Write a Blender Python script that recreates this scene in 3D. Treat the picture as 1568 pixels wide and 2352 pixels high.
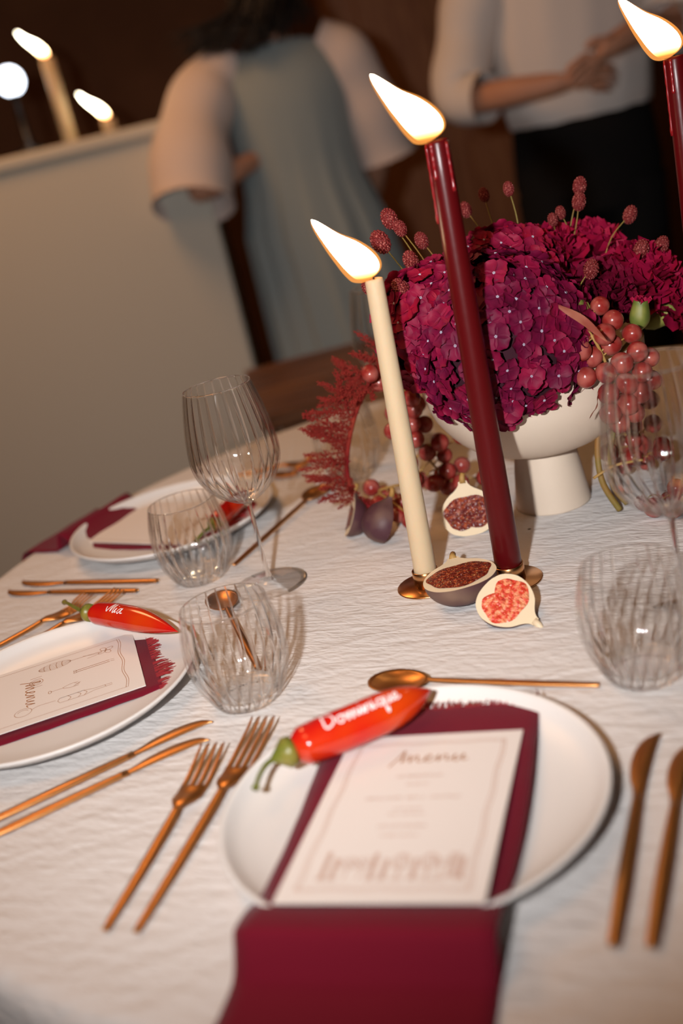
import bpy, math, random
from math import sin, cos, pi, radians as R, hypot, sqrt
from mathutils import Vector, Matrix, Euler
random.seed(7)
S = bpy.context.scene
for o in list(bpy.data.objects): bpy.data.objects.remove(o)
C = S.collection

# ------------------------------------------------------------------ camera, light, exposure
TZ = 0.75                                   # height of the table top
cam = bpy.data.cameras.new('camera'); camo = bpy.data.objects.new('camera', cam); C.objects.link(camo)
PITCH, ROLL, FPX = 0.34144, 0.23847, 2550.0
fw = Vector((0, cos(PITCH), -sin(PITCH))); r0 = Vector((1, 0, 0)); u0 = r0.cross(fw)
rt = cos(ROLL) * r0 - sin(ROLL) * u0; up = sin(ROLL) * r0 + cos(ROLL) * u0
CAMP = Vector((0, 0, TZ + 0.4812))
m = Matrix((rt, up, -fw)).transposed().to_4x4(); m.translation = CAMP
camo.matrix_world = m
cam.sensor_fit = 'VERTICAL'; cam.sensor_height = 36; cam.lens = FPX / 2352 * 36
cam.clip_start = .02; cam.clip_end = 60
cam.dof.use_dof = True; cam.dof.focus_distance = 1.13; cam.dof.aperture_fstop = 2.2
S.camera = camo

w = bpy.data.worlds.new('world'); S.world = w; w.use_nodes = True
w.node_tree.nodes['Background'].inputs[0].default_value = (1, .52, .25, 1)
w.node_tree.nodes['Background'].inputs[1].default_value = .10

def light(name, kind, loc, energy, color, target=None, **kw):
    l = bpy.data.lights.new(name, kind); l.energy = energy; l.color = color
    for k, v in kw.items(): setattr(l, k, v)
    o = bpy.data.objects.new(name, l); C.objects.link(o); o.location = loc
    if target is not None:
        o.rotation_euler = (Vector(target) - Vector(loc)).to_track_quat('-Z', 'Y').to_euler()
    return o
# the camera's flash, beside the lens (the camera is held upright), and the warm room light
light('camera_flash', 'SPOT', CAMP + Vector((-.18, -.02, .10)), 76, (1, .99, .99), (.20, 2.5, TZ + .22),
      spot_size=R(93), spot_blend=1.0, shadow_soft_size=.018)
light('ceiling_light_near', 'AREA', (-.6, .6, 2.62), 7, (1, .47, .17), (-.2, 1.0, 0), shape='DISK', size=.8)
light('ceiling_light_far', 'AREA', (-.9, 2.6, 2.62), 17, (1, .50, .20), (-.7, 2.6, 0), shape='DISK', size=.8)
vs = S.view_settings
vs.view_transform = 'Standard'; vs.look = 'None'; vs.gamma = 1; vs.exposure = 0; vs.use_curve_mapping = False
try:
    S.cycles.use_denoising = True
    S.cycles.max_bounces = 7; S.cycles.diffuse_bounces = 2; S.cycles.glossy_bounces = 3; S.cycles.transmission_bounces = 8; S.cycles.transparent_max_bounces = 16
    S.cycles.use_light_tree = False; S.cycles.use_adaptive_sampling = True; S.cycles.adaptive_threshold = .05
    S.cycles.sample_clamp_indirect = 6
except Exception: pass

# ------------------------------------------------------------------ materials
def mat(name, col, rough=.5, metal=0, spec=.5, var=None, bump=None, sss=0, emit=None, coat=0, sheen=0, trans=0, ior=1.45):
    mt = bpy.data.materials.new(name); mt.use_nodes = True
    nt = mt.node_tree; b = nt.nodes['Principled BSDF']; L = nt.links.new
    b.inputs['Base Color'].default_value = (*col, 1); b.inputs['Roughness'].default_value = rough
    b.inputs['Metallic'].default_value = metal; b.inputs['Specular IOR Level'].default_value = spec
    b.inputs['Coat Weight'].default_value = coat; b.inputs['Sheen Weight'].default_value = sheen
    b.inputs['Transmission Weight'].default_value = trans; b.inputs['IOR'].default_value = ior
    if sss:
        b.inputs['Subsurface Weight'].default_value = sss
        b.inputs['Subsurface Radius'].default_value = (1, .45, .3); b.inputs['Subsurface Scale'].default_value = .006
    tc = nt.nodes.new('ShaderNodeTexCoord')
    if var:                                  # (colour2, scale, (lo, hi)[, stretch])
        n = nt.nodes.new('ShaderNodeTexNoise'); n.inputs['Scale'].default_value = var[1]; n.inputs['Detail'].default_value = 2
        if len(var) > 3:
            mp = nt.nodes.new('ShaderNodeMapping'); mp.inputs['Scale'].default_value = var[3]
            L(tc.outputs['Object'], mp.inputs[0]); L(mp.outputs[0], n.inputs['Vector'])
        else: L(tc.outputs['Object'], n.inputs['Vector'])
        r = nt.nodes.new('ShaderNodeValToRGB'); e = r.color_ramp.elements
        e[0].position, e[1].position = var[2]; e[0].color = (*col, 1); e[1].color = (*var[0], 1)
        L(n.outputs['Fac'], r.inputs[0]); L(r.outputs[0], b.inputs['Base Color'])
    if bump:                                 # (scale, strength, distance)
        n = nt.nodes.new('ShaderNodeTexNoise'); n.inputs['Scale'].default_value = bump[0]; n.inputs['Detail'].default_value = 1
        L(tc.outputs['Object'], n.inputs['Vector'])
        bp = nt.nodes.new('ShaderNodeBump'); bp.inputs['Strength'].default_value = bump[1]; bp.inputs['Distance'].default_value = bump[2]
        L(n.outputs['Fac'], bp.inputs['Height']); L(bp.outputs[0], b.inputs['Normal'])
    if emit:
        b.inputs['Emission Color'].default_value = (*emit[0], 1); b.inputs['Emission Strength'].default_value = emit[1]
    return mt

def cloth_mat():
    mt = mat('tablecloth_linen', (.70, .67, .655), .9, spec=.15, sheen=.1)
    nt = mt.node_tree; L = nt.links.new; b = nt.nodes['Principled BSDF']
    tc = nt.nodes.new('ShaderNodeTexCoord'); add = None
    for ang, st_, sc, amp in ((-22, 5, 120, 1.0), (-40, 3, 260, .5), (5, 5, 42, 1.2), (-30, 1, 75, .7)):
        mp = nt.nodes.new('ShaderNodeMapping'); mp.vector_type = 'TEXTURE'; mp.inputs['Rotation'].default_value = (0, 0, R(ang)); mp.inputs['Scale'].default_value = (st_, 1, 1)
        n = nt.nodes.new('ShaderNodeTexNoise'); n.inputs['Scale'].default_value = sc; n.inputs['Detail'].default_value = 1.5; n.inputs['Distortion'].default_value = .5
        L(tc.outputs['Object'], mp.inputs[0]); L(mp.outputs[0], n.inputs['Vector'])
        ml = nt.nodes.new('ShaderNodeMath'); ml.operation = 'MULTIPLY'; ml.inputs[1].default_value = amp; L(n.outputs['Fac'], ml.inputs[0])
        if add is None: add = ml
        else:
            a = nt.nodes.new('ShaderNodeMath'); L(add.outputs[0], a.inputs[0]); L(ml.outputs[0], a.inputs[1]); add = a
    bp = nt.nodes.new('ShaderNodeBump'); bp.inputs['Strength'].default_value = .6; bp.inputs['Distance'].default_value = .0032
    L(add.outputs[0], bp.inputs['Height']); L(bp.outputs[0], b.inputs['Normal'])
    return mt

def glass_mat(name, z0, z1, ribs=26, cover=.25):
    """clear ribbed glass: refracting stripes on the ribs, transparent stripes added between to keep its shadow pale"""
    mt = bpy.data.materials.new(name); mt.use_nodes = True; nt = mt.node_tree; L = nt.links.new
    nt.nodes.remove(nt.nodes['Principled BSDF']); out = nt.nodes['Material Output']
    def math_(op, a, b=None):
        n = nt.nodes.new('ShaderNodeMath'); n.operation = op
        for i, v in enumerate((a, b)):
            if v is None: continue
            if isinstance(v, (int, float)): n.inputs[i].default_value = v
            else: L(v, n.inputs[i])
        return n.outputs[0]
    t = nt.nodes.new('ShaderNodeBsdfTransparent'); t.inputs[0].default_value = (.99, .988, .985, 1)
    g = nt.nodes.new('ShaderNodeBsdfGlass'); g.inputs['Color'].default_value = (.99, .99, .985, 1); g.inputs['Roughness'].default_value = 0; g.inputs['IOR'].default_value = 1.48
    tc = nt.nodes.new('ShaderNodeTexCoord'); sp = nt.nodes.new('ShaderNodeSeparateXYZ'); L(tc.outputs['Object'], sp.inputs[0])
    ang = math_('ARCTAN2', sp.outputs['Y'], sp.outputs['X'])
    wv = math_('COSINE', math_('MULTIPLY', ang, float(ribs)))
    zt_ = nt.nodes.new('ShaderNodeMapRange'); zt_.inputs['From Min'].default_value = z0; zt_.inputs['From Max'].default_value = z1; zt_.clamp = True; L(sp.outputs['Z'], zt_.inputs[0])
    # refracting stripes narrow toward the rim
    thr = math_('ADD', math_('MULTIPLY', zt_.outputs[0], .22), math_('MULTIPLY', cos(pi * cover), 1.0))
    stripe = math_('GREATER_THAN', wv, thr)  # made-up see-through stripes between these let light pass and keep the shadow pale
    low = math_('LESS_THAN', sp.outputs['Z'], z0 + .006); rim = math_('GREATER_THAN', sp.outputs['Z'], z1 - .0012)
    fac = math_('MAXIMUM', math_('MULTIPLY', stripe, .85), math_('MAXIMUM', math_('MULTIPLY', low, .35), math_('MULTIPLY', rim, .8)))
    mx = nt.nodes.new('ShaderNodeMixShader'); L(fac, mx.inputs[0]); L(t.outputs[0], mx.inputs[1]); L(g.outputs[0], mx.inputs[2])
    gl = nt.nodes.new('ShaderNodeBsdfGlossy'); gl.inputs['Roughness'].default_value = .04
    lw = nt.nodes.new('ShaderNodeLayerWeight'); f = math_('MULTIPLY', math_('ADD', math_('POWER', lw.outputs['Facing'], 4.0), .04), .7)
    m2 = nt.nodes.new('ShaderNodeMixShader'); L(f, m2.inputs[0]); L(mx.outputs[0], m2.inputs[1]); L(gl.outputs[0], m2.inputs[2])
    L(m2.outputs[0], out.inputs[0]); return mt

def flame_mat():
    mt = bpy.data.materials.new('candle_flame'); mt.use_nodes = True; nt = mt.node_tree; L = nt.links.new
    nt.nodes.remove(nt.nodes['Principled BSDF']); out = nt.nodes['Material Output']
    tc = nt.nodes.new('ShaderNodeTexCoord'); sp = nt.nodes.new('ShaderNodeSeparateXYZ'); L(tc.outputs['Object'], sp.inputs[0])
    mr = nt.nodes.new('ShaderNodeMapRange'); mr.inputs['From Min'].default_value = 0; mr.inputs['From Max'].default_value = .075; L(sp.outputs['Z'], mr.inputs[0])
    rp = nt.nodes.new('ShaderNodeValToRGB'); e = rp.color_ramp.elements
    e[0].position = 0; e[0].color = (1, .30, .05, 1); e[1].position = .22; e[1].color = (1, .72, .36, 1)
    x = e.new(.6); x.color = (1, .86, .62, 1)
    L(mr.outputs[0], rp.inputs[0])
    rs = nt.nodes.new('ShaderNodeValToRGB'); e = rs.color_ramp.elements
    e[0].position = 0; e[0].color = (.04,) * 3 + (1,); e[1].position = .25; e[1].color = (1, 1, 1, 1); L(mr.outputs[0], rs.inputs[0])
    ml = nt.nodes.new('ShaderNodeMath'); ml.operation = 'MULTIPLY'; ml.inputs[1].default_value = 22; L(rs.outputs[0], ml.inputs[0])
    em = nt.nodes.new('ShaderNodeEmission'); L(rp.outputs[0], em.inputs[0]); L(ml.outputs[0], em.inputs[1])
    L(em.outputs[0], out.inputs[0]); return mt

def edge_mat():
    mt = bpy.data.materials.new('flame_edge'); mt.use_nodes = True; nt = mt.node_tree; L = nt.links.new
    nt.nodes.remove(nt.nodes['Principled BSDF']); out = nt.nodes['Material Output']
    t = nt.nodes.new('ShaderNodeBsdfTransparent'); e = nt.nodes.new('ShaderNodeEmission'); e.inputs[0].default_value = (1, .36, .07, 1); e.inputs[1].default_value = 1.3
    mx = nt.nodes.new('ShaderNodeMixShader'); mx.inputs[0].default_value = .42; L(t.outputs[0], mx.inputs[1]); L(e.outputs[0], mx.inputs[2]); L(mx.outputs[0], out.inputs[0]); mt.cycles.emission_sampling = 'NONE'; return mt

MT = dict(
    cloth=cloth_mat(), tglass=glass_mat('tumbler_glass', .004, .0988), wglass=glass_mat('wine_bowl_glass', .104, .2378), glass=glass_mat('plain_glass', -.02, 1, 1, .5), flame=flame_mat(), flame_edge=edge_mat(),
    plate=mat('stoneware_white', (.74, .715, .695), .32, spec=.4, bump=(900, .06, .0004)),
    bowl=mat('matt_cream_ceramic', (.70, .58, .465), .55, spec=.3, var=((.66, .53, .42), 9, (.35, .7)), bump=(350, .05, .0006)),
    copper=mat('brushed_copper', (.60, .29, .105), .34, 1, bump=(260, .05, .0004)),
    brass=mat('copper_sheet', (.62, .31, .13), .25, 1),
    napkin=mat('burgundy_linen', (.15, .004, .016), .85, spec=.15, sheen=.08, bump=(1100, .4, .0008)),
    fringe=mat('burgundy_threads', (.30, .03, .035), .9, spec=.1),
    card=mat('menu_paper', (.80, .74, .70), .7, spec=.2, bump=(500, .05, .0003)),
    ink=mat('brown_ink', (.40, .17, .06), .7), inkpink=mat('rose_brown_ink', (.52, .30, .22), .8),
    white_ink=mat('white_paint_pen', (.92, .90, .90), .5),
    chili=mat('chili_red', (.56, .008, .006), .16, spec=.6, coat=.4, var=((.62, .05, .004), 16, (.45, .75))),
    chilig=mat('chili_green', (.13, .15, .02), .35, var=((.26, .20, .035), 40, (.4, .7))),
    ivory=mat('ivory_wax', (.62, .47, .30), .55, spec=.3, sss=.35, bump=(700, .12, .0006)),
    redwax=mat('dark_red_wax', (.08, .0025, .0035), .30, spec=.35, bump=(120, .08, .001)),
    drip=mat('red_wax_drip', (.22, .005, .008), .2, spec=.6),
    wick=mat('charred_wick', (.01, .008, .006), .9),
    hyd=mat('hydrangea_magenta', (.15, .0013, .027), .6, spec=.25, var=((.25, .004, .036), 60, (.35, .7)), bump=(300, .25, .0008)),
    hydb=mat('hydrangea_plum', (.09, .0009, .022), .6, spec=.25, var=((.17, .002, .032), 60, (.35, .7)), bump=(300, .25, .0008)),
    hydc=mat('hydrangea_crimson', (.27, .002, .022), .6, spec=.25, var=((.18, .002, .025), 60, (.35, .7)), bump=(300, .25, .0008)),
    hyde=mat('floret_eye', (.45, .42, .52), .5), core=mat('dark_filler', (.03, .001, .008), .9),
    carn=mat('carnation_crimson', (.30, .003, .03), .65, spec=.2, var=((.26, .003, .035), 70, (.35, .7))),
    carnd=mat('carnation_wine', (.15, .002, .02), .65, spec=.2, var=((.13, .002, .02), 70, (.35, .7))),
    burnet=mat('burnet_red', (.15, .007, .008), .7, var=((.42, .12, .10), 520, (.56, .64)), bump=(520, .9, .002)),
    stemg=mat('green_stalk', (.20, .15, .03), .55, var=((.28, .12, .03), 30, (.4, .7))),
    stemr=mat('grape_stalk', (.36, .19, .045), .6, var=((.42, .25, .08), 60, (.4, .7))),
    grape=mat('grape_skin', (.26, .022, .018), .24, spec=.5, var=((.38, .095, .075), 55, (.42, .66)), sss=.35),
    amar=mat('amaranth_red', (.20, .012, .014), .85, spec=.1, var=((.30, .045, .025), 42, (.40, .70))),
    figskin=mat('fig_skin', (.075, .028, .036), .5, spec=.35, var=((.20, .12, .085), 24, (.42, .75)), bump=(160, .2, .001)),
    figpith=mat('fig_pith', (.74, .60, .41), .5, spec=.4),
    figflesh=mat('fig_flesh', (.13, .008, .004), .2, spec=.7, var=((.34, .055, .016), 230, (.46, .66)), bump=(330, 1., .003)),
    figfleshp=mat('fig_flesh_pink', (.62, .045, .022), .3, spec=.5, var=((.80, .30, .15), 230, (.45, .62)), bump=(330, 1., .003)),
    seed=mat('fig_seed', (.62, .36, .11), .35), leafg=mat('green_calyx', (.12, .15, .025), .5, var=((.30, .27, .06), 45, (.4, .7))),
    leafr=mat('dry_red_leaf', (.24, .05, .03), .65, var=((.40, .16, .09), 40, (.4, .7))),
    wood=mat('dark_table_wood', (.075, .026, .010), .4, var=((.19, .075, .024), 5, (.38, .66), (1, 9, 9)), bump=(60, .1, .002)),
    floor=mat('dark_oak_floor', (.05, .022, .010), .45, var=((.10, .045, .018), 4, (.4, .65), (9, 1, 1))),
    wall=mat('brown_plaster', (.13, .052, .024), .9, var=((.17, .07, .033), 3, (.4, .7))),
    ceil=mat('ceiling_paint', (.35, .26, .18), .9), door=mat('stained_door_wood', (.30, .105, .036), .5, var=((.40, .16, .06), 4, (.4, .6), (8, 8, 1))),
    counter=mat('linen_white_paint', (.62, .58, .50), .85, spec=.15, bump=(40, .1, .002)),
    dress=mat('grey_blue_cotton', (.30, .345, .35), .9, spec=.1, sheen=.2, bump=(400, .15, .001)),
    blouse=mat('pale_blush_cotton', (.72, .60, .55), .9, spec=.1, sheen=.1, bump=(400, .15, .001)),
    shirt=mat('white_cotton', (.78, .70, .65), .9, spec=.1, bump=(300, .15, .001)),
    black=mat('black_wool', (.012, .011, .011), .95, spec=.1), hair=mat('dark_brown_hair', (.012, .007, .005), .45, spec=.4),
    skin=mat('skin', (.55, .27, .17), .5, spec=.35), eye=mat('eye_dark', (.02, .015, .01), .2),
    shoe=mat('shoe_leather', (.02, .015, .012), .4), frost=mat('lamp_glass', (.9, .9, 1), .4, emit=((.80, .88, 1), 6)),
    steel=mat('dark_metal', (.05, .05, .055), .4, 1), tea=mat('tealight_tin', (.7, .7, .7), .3, 1),
)

# ------------------------------------------------------------------ mesh helpers
def mesh(name, V, F, smooth=True):
    me = bpy.data.meshes.new(name); me.from_pydata([tuple(v) for v in V], [], F); me.validate(); me.update()
    if smooth: me.polygons.foreach_set('use_smooth', [True] * len(me.polygons))
    return me
def ob(name, me, mt=None, parent=None, loc=(0, 0, 0), rot=(0, 0, 0), scale=None):
    o = bpy.data.objects.new(name, me); C.objects.link(o)
    if mt is not None and me is not None and not me.materials: me.materials.append(MT[mt] if isinstance(mt, str) else mt)
    o.location = loc; o.rotation_euler = rot
    if scale is not None: o.scale = scale if hasattr(scale, '__len__') else (scale,) * 3
    if parent is not None: o.parent = parent
    return o
def tag(o, label, cat, group=None, kind=None):
    o['label'] = label; o['category'] = cat
    if group: o['group'] = group
    if kind: o['kind'] = kind
    return o
def thing(name, label, cat, loc=(0, 0, 0), rot=(0, 0, 0), group=None):
    return tag(ob(name, None, None, None, loc, rot), label, cat, group)
def dup(root, loc, rot, label):
    r = root.copy(); C.objects.link(r); r.location = loc; r.rotation_euler = rot; r['label'] = label
    for ch in list(root.children):
        c = ch.copy(); C.objects.link(c); c.parent = r
        for g in list(ch.children):
            d = g.copy(); C.objects.link(d); d.parent = c
    return r
class B:
    def __init__(s): s.V = []; s.F = []
    def add(s, V, F, M=None):
        n = len(s.V); s.V += [(M @ Vector(v)) if M else Vector(v) for v in V]; s.F += [tuple(i + n for i in f) for f in F]; return s
    def me(s, name, smooth=True): return mesh(name, s.V, s.F, smooth)
def lathe(prof, n=48, rib=None, cap=False):
    V = []; F = []; k = len(prof)
    for i in range(n):
        a = 2 * pi * i / n
        for j, (r, z) in enumerate(prof):
            rr = r * (rib(a, j) if rib else 1); V.append((rr * cos(a), rr * sin(a), z))
    for i in range(n):
        i2 = (i + 1) % n
        for j in range(k - 1): F.append((i * k + j, i2 * k + j, i2 * k + j + 1, i * k + j + 1))
    if cap:
        F.append(tuple(i * k for i in range(n))[::-1]); F.append(tuple(i * k + k - 1 for i in range(n)))
    return V, F
def smoothline(P, per=6, closed=False):
    P = [Vector(p) for p in P]; out = []; n = len(P)
    rng = range(n if closed else n - 1)
    for i in rng:
        if closed: a, b, c, d = P[(i - 1) % n], P[i], P[(i + 1) % n], P[(i + 2) % n]
        else: a, b, c, d = P[max(i - 1, 0)], P[i], P[i + 1], P[min(i + 2, n - 1)]
        for t in range(per):
            t /= per; out.append(.5 * ((2 * b) + (c - a) * t + (2 * a - 5 * b + 4 * c - d) * t * t + (3 * b - a - 3 * c + d) * t ** 3))
    if not closed: out.append(P[-1])
    return out
def frames(P):
    n = len(P); T = [((P[min(i + 1, n - 1)] - P[max(i - 1, 0)]).normalized()) for i in range(n)]
    a = Vector((0, 0, 1)) if abs(T[0].z) < .9 else Vector((1, 0, 0)); N = [(a - T[0] * a.dot(T[0])).normalized()]
    for i in range(1, n):
        v = N[-1] - T[i] * N[-1].dot(T[i]); N.append(v.normalized() if v.length > 1e-6 else N[-1])
    return T, N, [T[i].cross(N[i]) for i in range(n)]
def tube(P, rad, n=8, squash=None, cap=True):
    P = [Vector(p) for p in P]; T, N, Bn = frames(P); V = []; F = []
    for i, p in enumerate(P):
        r = rad(i / (len(P) - 1)) if callable(rad) else (rad[i] if hasattr(rad, '__len__') else rad)
        for k in range(n):
            a = 2 * pi * k / n; ra = rb = r
            if squash: ra = r * squash
            V.append(p + N[i] * cos(a) * ra + Bn[i] * sin(a) * rb)
    for i in range(len(P) - 1):
        for k in range(n):
            k2 = (k + 1) % n; F.append((i * n + k, i * n + k2, i * n + n + k2, i * n + n + k))
    if cap:
        F.append(tuple(range(n))[::-1]); F.append(tuple((len(P) - 1) * n + k for k in range(n)))
    return V, F
def box(x0, x1, y0, y1, z0, z1):
    V = [(x, y, z) for x in (x0, x1) for y in (y0, y1) for z in (z0, z1)]
    return V, [(0, 1, 3, 2), (4, 6, 7, 5), (0, 4, 5, 1), (2, 3, 7, 6), (0, 2, 6, 4), (1, 5, 7, 3)]
def bbox(x0, x1, y0, y1, z0, z1, b=.004):      # box with chamfered edges
    xs = ((x0, x0 + b, x1 - b, x1), (y0, y0 + b, y1 - b, y1), (z0, z0 + b, z1 - b, z1)); V = []; F = []; idx = {}
    def v(i, j, k):
        if (i, j, k) not in idx: idx[(i, j, k)] = len(V); V.append((xs[0][i], xs[1][j], xs[2][k]))
        return idx[(i, j, k)]
    for s in (0, 3):
        F.append([v(s, 1, 1), v(s, 2, 1), v(s, 2, 2), v(s, 1, 2)]); F.append([v(1, s, 1), v(2, s, 1), v(2, s, 2), v(1, s, 2)]); F.append([v(1, 1, s), v(2, 1, s), v(2, 2, s), v(1, 2, s)])
    q = {0: 1, 3: 2}
    for a in (0, 3):
        for c in (0, 3):
            F.append([v(a, q[c], 1), v(a, q[c], 2), v(q[a], c, 2), v(q[a], c, 1)])
            F.append([v(a, 1, q[c]), v(a, 2, q[c]), v(q[a], 2, c), v(q[a], 1, c)])
            F.append([v(1, a, q[c]), v(2, a, q[c]), v(2, q[a], c), v(1, q[a], c)])
            for d in (0, 3): F.append([v(a, q[c], q[d]), v(q[a], c, q[d]), v(q[a], q[c], d)])
    return V, [tuple(f) for f in F]
def ribbon(P, wd, z=0):                           # flat stroke in the xy plane
    P = [Vector((p[0], p[1], 0)) for p in P]; V = []; F = []; n = len(P)
    for i, p in enumerate(P):
        t = P[min(i + 1, n - 1)] - P[max(i - 1, 0)]; t = t.normalized() if t.length > 1e-9 else Vector((1, 0, 0)); nn = Vector((-t.y, t.x, 0)) * wd / 2
        V += [p + nn + Vector((0, 0, z)), p - nn + Vector((0, 0, z))]
    for i in range(n - 1): F.append((2 * i, 2 * i + 1, 2 * i + 3, 2 * i + 2))
    return V, F
def uvs(r, nu=12, nv=8, M=None, sq=(1, 1, 1)):
    prof = [(max(1e-5, r * sin(pi * j / nv)), -r * cos(pi * j / nv)) for j in range(nv + 1)]
    V, F = lathe(prof, nu); V = [(v[0] * sq[0], v[1] * sq[1], v[2] * sq[2]) for v in V]
    return ([M @ Vector(v) for v in V] if M else V), F
def T_(x, y, z=0): return Vector((x, y, TZ + z))
def align(d, roll=0):                             # rotation taking +Z to d
    return (Vector(d).normalized().to_track_quat('Z', 'Y').to_matrix().to_4x4() @ Matrix.Rotation(roll, 4, 'Z'))

# ------------------------------------------------------------------ the room
def struct(name, me, mt, parent=None):
    o = ob(name, me, mt, parent)
    if parent is None: o['kind'] = 'structure'
    return o
X0, X1, Y0, Y1, ZC = -3.2, 3.6, -2.2, 5.6, 2.75
struct('floor', mesh('floor', *box(X0, X1, Y0, Y1, -.06, 0), False), 'floor')
struct('ceiling', mesh('ceiling', *box(X0, X1, Y0, Y1, ZC, ZC + .06), False), 'ceil')
struct('wall_back', mesh('wall_back', *box(X0, X1, Y1, Y1 + .1, 0, ZC), False), 'wall')
struct('wall_front', mesh('wall_front', *box(X0, X1, Y0 - .1, Y0, 0, ZC), False), 'wall')
struct('wall_left', mesh('wall_left', *box(X0 - .1, X0, Y0, Y1, 0, ZC), False), 'wall')
struct('wall_right', mesh('wall_right', *box(X1, X1 + .1, Y0, Y1, 0, ZC), False), 'wall')
d1 = struct('door_1', mesh('door', *bbox(.52, 1.42, Y1 - .05, Y1 - .005, .0, 2.1), False), 'door')
for zz in ((.15, .95), (1.1, 1.95)):
    for xx in ((.60, .93), (1.01, 1.34)): ob('door_panel', mesh('panel', *bbox(xx[0], xx[1], Y1 - .065, Y1 - .051, *zz, b=.01), False), 'door', d1)
ob('door_frame', B().add(*bbox(.44, .52, Y1 - .07, Y1, 0, 2.18)).add(*bbox(1.42, 1.5, Y1 - .07, Y1, 0, 2.18)).add(*bbox(.52, 1.42, Y1 - .07, Y1, 2.1, 2.18)).me('frame', False), 'door', d1)
ob('door_handle', mesh('handle', *tube([(.58, Y1 - .05, 1.0), (.58, Y1 - .10, 1.0), (.70, Y1 - .10, 1.0)], .009, 8)), 'steel', d1)

# white half-height counter at the left, dark wooden side table behind the round table
ct = thing('counter', 'pale painted half-height counter standing behind the dining table', 'counter', (-.95, 3.62, 0))
ob('carcass', B().add(*bbox(-.85, .80, -.30, .30, .06, 1.27, .008)).add(*bbox(-.80, .76, -.26, .26, 0, .07)).me('carcass', False), 'counter', ct)
ob('worktop', mesh('worktop', *bbox(-.865, .812, -.315, .315, 1.27, 1.308, .008), False), 'counter', ct)
st = thing('side_table', 'dark stained wooden side table between cloth-covered table and grey dress', 'table', (.20, 2.40, 0), (0, 0, R(4)))
for i in range(5): ob('plank', mesh('plank', *bbox(-.33, .33, -.25 + .1 * i, -.1515 + .1 * i, .675, .705 - .001 * (i % 2), .003), False), 'wood', st)
ob('apron', mesh('apron', *bbox(-.29, .29, -.21, .21, .60, .675), False), 'wood', st)
for sx in (-.26, .26):
    for sy in (-.19, .19): ob('leg', mesh('leg', *bbox(sx - .03, sx + .03, sy - .03, sy + .03, 0, .60, .004), False), 'wood', st)

# ------------------------------------------------------------------ round table and cloth
TC = Vector((.2, 1.15)); TR = .728
rtb = thing('round_table', 'round pedestal dining table hidden under the pale linen cloth', 'table', (TC.x, TC.y, 0))
ob('table_top', mesh('top', *lathe([(.001, .715), (TR - .02, .715), (TR - .012, .722), (TR - .012, .738), (TR - .02, .745), (.001, .745)], 96)), 'wood', rtb)
ob('pedestal', mesh('pedestal', *lathe([(.001, .0), (.30, 0), (.30, .03), (.10, .07), (.06, .15), (.06, .60), (.12, .70), (.14, .715), (.001, .715)], 48)), 'wood', rtb)
def cloth():
    V = []; F = []; n = 360
    rad = [0.002] + [TR * k / 40 for k in range(1, 40)]
    prof = [(r, 0) for r in rad] + [(TR - .008, -.0006), (TR - .002, -.003), (TR + .003, -.008), (TR + .005, -.016), (TR + .006, -.03)] + [(TR + .008 + .004 * k, -.03 - .05 * k) for k in range(1, 9)]
    k = len(prof)
    for i in range(n):
        a = 2 * pi * i / n
        for j, (r, z) in enumerate(prof):
            rr = r
            if z < -.01:
                d = min(1, (-z) / .40); rr += d * (.038 * sin(16 * a + .7 * sin(3 * a)) + .015 * sin(37 * a + 1.3))
            zz = z
            if z > -.001: zz = .0008 * sin(9 * r / TR + 3 * cos(a)) * min(1, (TR - r) * 20) * 0
            V.append((rr * cos(a), rr * sin(a), zz))
    for i in range(n):
        i2 = (i + 1) % n
        for j in range(k - 1): F.append((i * k + j, i2 * k + j, i2 * k + j + 1, i * k + j + 1))
    return mesh('tablecloth', V, F)
tag(ob('tablecloth', cloth(), 'cloth', None, (TC.x, TC.y, TZ)), 'crinkled pale linen tablecloth covering the round dining table', 'tablecloth')

# ------------------------------------------------------------------ plates
plate_me = mesh('plate', *lathe([(.0005, .0022), (.080, .0022), (.083, .0008), (.088, .0008), (.091, .0026), (.112, .0075), (.130, .0145), (.1395, .0215), (.1412, .0235), (.1405, .0252), (.1385, .0254), (.1362, .0236), (.1325, .0190), (.126, .0150), (.112, .0102), (.09, .0078), (.05, .0070), (.0005, .0068)], 128))
P_NEAR, P_LEFT, P_FAR = (.0012, .678), (-.3127, .995), (-.225, 1.437)
for p, lab in ((P_NEAR, 'white stoneware plate in front, under the menu with centred text'),
               (P_LEFT, 'white stoneware plate at the left edge, under the menu with drawings'),
               (P_FAR, 'white stoneware plate farthest back, seen behind the tumbler and wine glass')):
    tag(ob('dinner_plate', plate_me, 'plate', None, T_(*p)), lab, 'plate', 'dinner plates')

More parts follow.
